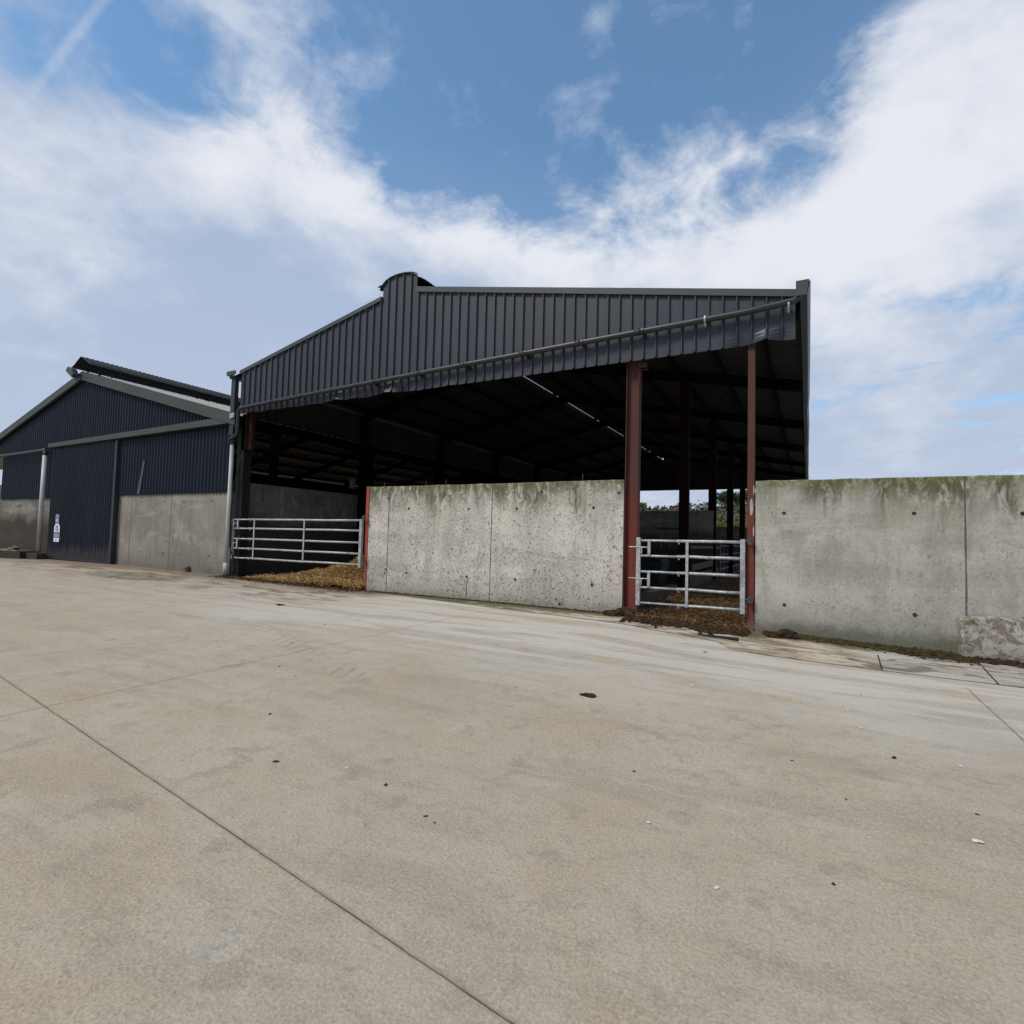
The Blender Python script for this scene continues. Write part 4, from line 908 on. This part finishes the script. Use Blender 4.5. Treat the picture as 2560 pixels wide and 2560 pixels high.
LB = {(-1.3, 8.3): 'dark clod closest to the slab edge in front of the short gate', (-3.9, 3.08): 'flat brown clod left of centre, just beyond the long diagonal joint', (-3.06, 2.48): 'clod right of the long diagonal joint in the left foreground', (-2.23, 2.6): 'upper clod of the close pair left of the centre foreground', (-1.8, 2.43): 'clod on the right of the close pair in the centre foreground', (-1.72, 2.4): 'tiny crumb next to the close pair of clods in the centre foreground', (-5.2, 4.2): 'clod between the two crossing joints on the left of the yard', (-4.7, 4.0): 'smaller clod just right of the one between the crossing joints', (0.55, 4.9): 'flat brown clod in the right middle of the yard, below the mossy wall', (0.85, 4.1): 'small clod above the largest white chip at the right', (0.2, 3.9): 'small clod left of the largest white chip', (-0.1, 4.4): 'small clod in the middle right of the yard, alone', (0.1, 2.9): 'small clod in the right foreground, nearest the camera there', (-1.0, 3.6): 'small clod right of centre in the near yard', (-2.8, 4.9): 'left crumb of a row of three in the middle of the yard', (-2.6, 4.95): 'middle crumb of a row of three in the middle of the yard', (-2.45, 4.9): 'right crumb of a row of three in the middle of the yard', (-0.95, 6.6): 'crumb on the pale concrete below the narrow red post', (0.3, 6.3): 'crumb on the pale concrete below the mossy wall', (0.5, 7.0): 'farthest crumb on the pale concrete below the mossy wall', (-6.2, 5.2): 'clod by the faint tyre lug marks on the left', (-7.0, 6.5): 'clod beyond the faint tyre lug marks on the left'}
base = None
for i, (x, y, s, lb) in enumerate(cl):
    if lb: lump('dung_clod', M['dung'], x, y, zg(x, y) + .004, s * 1.0, s * .7, s * .22, 50 + i, lb, 'clod', 'dried clods on the yard', sub=3, rough=.25)
    elif base is None:
        base = lump('dung_clod', M['dung'], x, y, zg(x, y) + .003, .03, .022, .008, 77, 'little dark dried clod lying loose on the open concrete yard', 'clod', 'dried clods on the yard', sub=3, rough=.25); base.scale = (s / .058,) * 3
    else:
        c = base.copy(); COL.objects.link(c); c.location = (x, y, zg(x, y) + .003); c.scale = (s / .058, s / .058 * (.6 + .4 * ((i * 37) % 10) / 10), s / .058 * .7); c.rotation_euler.z = i * 1.7
    if not lb and (x, y) in LB: (base if base.location.x == x or abs(base.location.x - x) < 1e-5 else c)['label'] = LB[(x, y)]
bw = None
CH = ['largest white chip, in the right foreground', 'white chip near the right edge, behind the largest white chip', 'rightmost white chip, close to the short joint at the right edge', 'white chip in the middle of the yard, behind the largest clod', 'white chip in the left half of the yard, beyond the long joint', 'small white chip in the near middle foreground', 'small white chip in the right middle distance before the mossy wall', 'white chip in the centre foreground']
for i, (x, y, s) in enumerate([(.77, 3.71, .024), (.95, 5.0, .02), (1.35, 4.9, .02), (-1.1, 6.2, .02), (-2.6, 2.65, .014), (-.35, 2.6, .012), (.4, 5.6, .014), (-.75, 3.0, .012)]):
    if bw is None: bw = lump('white_chip', M['stone'], x, y, .004, .03, .022, .006, 5, 'little white chip lying on the open concrete yard', 'chip', 'white chips on the yard', sub=3, rough=.25); bw.scale = (s / .03,) * 3
    else:
        c = bw.copy(); COL.objects.link(c); c.location = (x, y, zg(x, y) + .004); c.scale = (s / .03,) * 3; c.rotation_euler.z = i * 2.1
    (bw if i == 0 else c)['label'] = CH[i] + ('' if 'yard' in CH[i] else ' of the yard')

# ------------------------------------------------------------------ trees beyond the shed
def leafy(name, label, az, d, h, w_, mat, seed, nleaf=2600, leaf=.42, flat=1.0):
    x = d * math.sin(az); y = d * math.cos(az); z = hill_z(x, y) - .3; r = random.Random(seed)
    t = thing(name, label, 'tree' if 'tree' in name else 'bush', (x, y, z), 'greenery on the hill behind')
    tr = MB().tube([(x, y, z), (x + r.uniform(-.3, .3), y, z + h * .35), (x + r.uniform(-.5, .5), y, z + h * .75)], [h * .035, h * .025, h * .01], 7)
    for _ in range(6):
        a = r.uniform(0, 6.28); b0 = z + h * r.uniform(.25, .5); tr.tube([(x, y, b0), (x + math.cos(a) * w_ * .35, y + math.sin(a) * w_ * .35, b0 + h * .25)], [h * .014, h * .005], 5)
    tr.build('trunk', M['bark'], t)
    bl = [(r.uniform(-.33, .33) * w_, r.uniform(-.33, .33) * w_, h * r.uniform(.35 if flat == 1 else .2, .82), r.uniform(.16, .27) * w_) for _ in range(11)]
    m = MB()
    for _ in range(nleaf):
        bx, by, bz_, br = r.choice(bl); v = Vector((r.gauss(0, 1), r.gauss(0, 1), r.gauss(0, 1))).normalized() * br * r.uniform(.6, 1.08)
        p = Vector((x + bx + v.x, y + by + v.y, z + bz_ + v.z * .85)); a = Vector((r.gauss(0, 1), r.gauss(0, 1), r.gauss(0, 1))).normalized(); b = a.orthogonal().normalized(); s = leaf * r.uniform(.5, 1.1)
        m.quad(p + a * s, p + b * s * .7, p - a * s, p - b * s * .7)
    m.build('crown', mat, t); return t
def bare(name, label, az, d, h, seed):
    x = d * math.sin(az); y = d * math.cos(az); z = hill_z(x, y) - .3; r = random.Random(seed)
    t = thing(name, label, 'tree', (x, y, z), 'greenery on the hill behind'); tk = MB(); cr = MB()
    def br(p, d_, L, rad, lv, m):
        q = p + d_ * L; m.tube([p, (p + q) / 2 + Vector((r.gauss(0, .05), r.gauss(0, .05), 0)) * L, q], [rad, rad * .8, rad * .6], 4, False)
        if lv == 0: return
        for _ in range(3 if lv > 1 else 4):
            nd = (d_ + Vector((r.gauss(0, .5), r.gauss(0, .5), r.gauss(.05, .35)))).normalized(); br(p + d_ * L * r.uniform(.5, 1), nd, L * r.uniform(.6, .85), max(rad * .6, .085), lv - 1, cr)
    br(Vector((x, y, z)), Vector((0, 0, 1)), h * .28, h * .03, 5, tk)
    tk.build('trunk', M['bark'], t); cr.build('crown', M['bark'], t); return t
def az(px): return math.atan2(*{1600: (-.263, .96), 1640: (-.235, .96), 1735: (-.172, .98), 1765: (-.153, .98), 1830: (-.11, .99), 1870: (-.086, .99)}[px])
Dh = 425
leafy('green_tree', 'rounded green tree at the far left of the view under the back gable', -.266, 415, 8, 9, M['leaf_mid'], 1)
leafy('green_bush', 'small green bush on the skyline left of the bare trees', -.253, Dh, 5, 6, M['leaf_mid'], 2, 1200)
bare('bare_tree', 'lowest leafless tree on the skyline, left of the second column', -.240, Dh, 7.5, 3)
leafy('budding_tree', 'brown budding tree on the skyline between the lowest leafless tree and the second column', -.226, Dh, 5.5, 7, M['leaf_brown'], 4)
leafy('budding_tree', 'brown budding tree touching the left edge of the second column', -.211, Dh, 7, 8, M['leaf_brown'], 5)
bare('bare_tree', 'leafless tree hidden partly by the second column', -.200, Dh, 12, 6)
bare('bare_tree', 'leafless round-headed tree just right of the second column', -.181, Dh, 13, 7)
bare('bare_tree', 'slim leafless tree in the middle of the leafless group', -.172, Dh, 11, 8)
bare('bare_tree', 'leafless tree at the right end of the leafless group', -.160, Dh, 13.5, 9)
bare('bare_tree', 'leafless tree close to the third column', -.152, Dh, 14, 10)
leafy('dark_tree', 'dark green broad tree between the third and fourth columns', -.124, 405, 12, 14, M['leaf_dark'], 11, 4500, .5)
leafy('dark_tree', 'dark green tree next to the fourth column', -.106, 405, 11, 13, M['leaf_dark'], 12, 4500, .5)
leafy('pine_tree', 'spiky dark pine standing highest between the fourth and fifth columns', -.088, 410, 17, 8, M['leaf_dark'], 13, 1600, .55)
leafy('green_tree', 'light green tree under the spiky pine', -.080, 370, 12, 11, M['leaf_mid'], 14)
random.seed(8)
r_ = random.Random(8); m = MB()
for _ in range(9000):       # scrub that covers the slope as one mass
    a = r_.uniform(-.32, .02); d = r_.uniform(205, 425); x = d * math.sin(a); y = d * math.cos(a); c_ = math.sin(x * .3) * math.sin(y * .22 + x * .1)
    if c_ < -.2: continue
    z = hill_z(x, y) + abs(r_.gauss(0, 1.1)) * (1 + c_); p = Vector((x, y, z)); A = Vector((r_.gauss(0, 1), r_.gauss(0, 1), r_.gauss(0, 1))).normalized(); B = A.orthogonal().normalized(); s = r_.uniform(.5, 1.0)
    m.quad(p + A * s, p + B * s, p - A * s, p - B * s)
tag(m.build('scrub', M['leaf_brown']), 'brown-green scrub covering the hillside behind the shed', 'scrub', kind='stuff')
for i, (a, d) in enumerate([(-.123, 200), (-.108, 196)]):
    leafy('gorse_bush', ['yellow-green gorse bush low on the slope, nearer the third column', 'yellow-green gorse bush low on the slope, nearer the fourth column'][i], a, d, 2.6, 6.5, M['leaf_gorse'], 30 + i, 1800, .28, 0)
r2 = random.Random(4)
leafy('green_tree', 'distant green tree at the extreme left edge beyond the navy shed', -1.30, 130, 11, 12, M['leaf_mid'], 41)
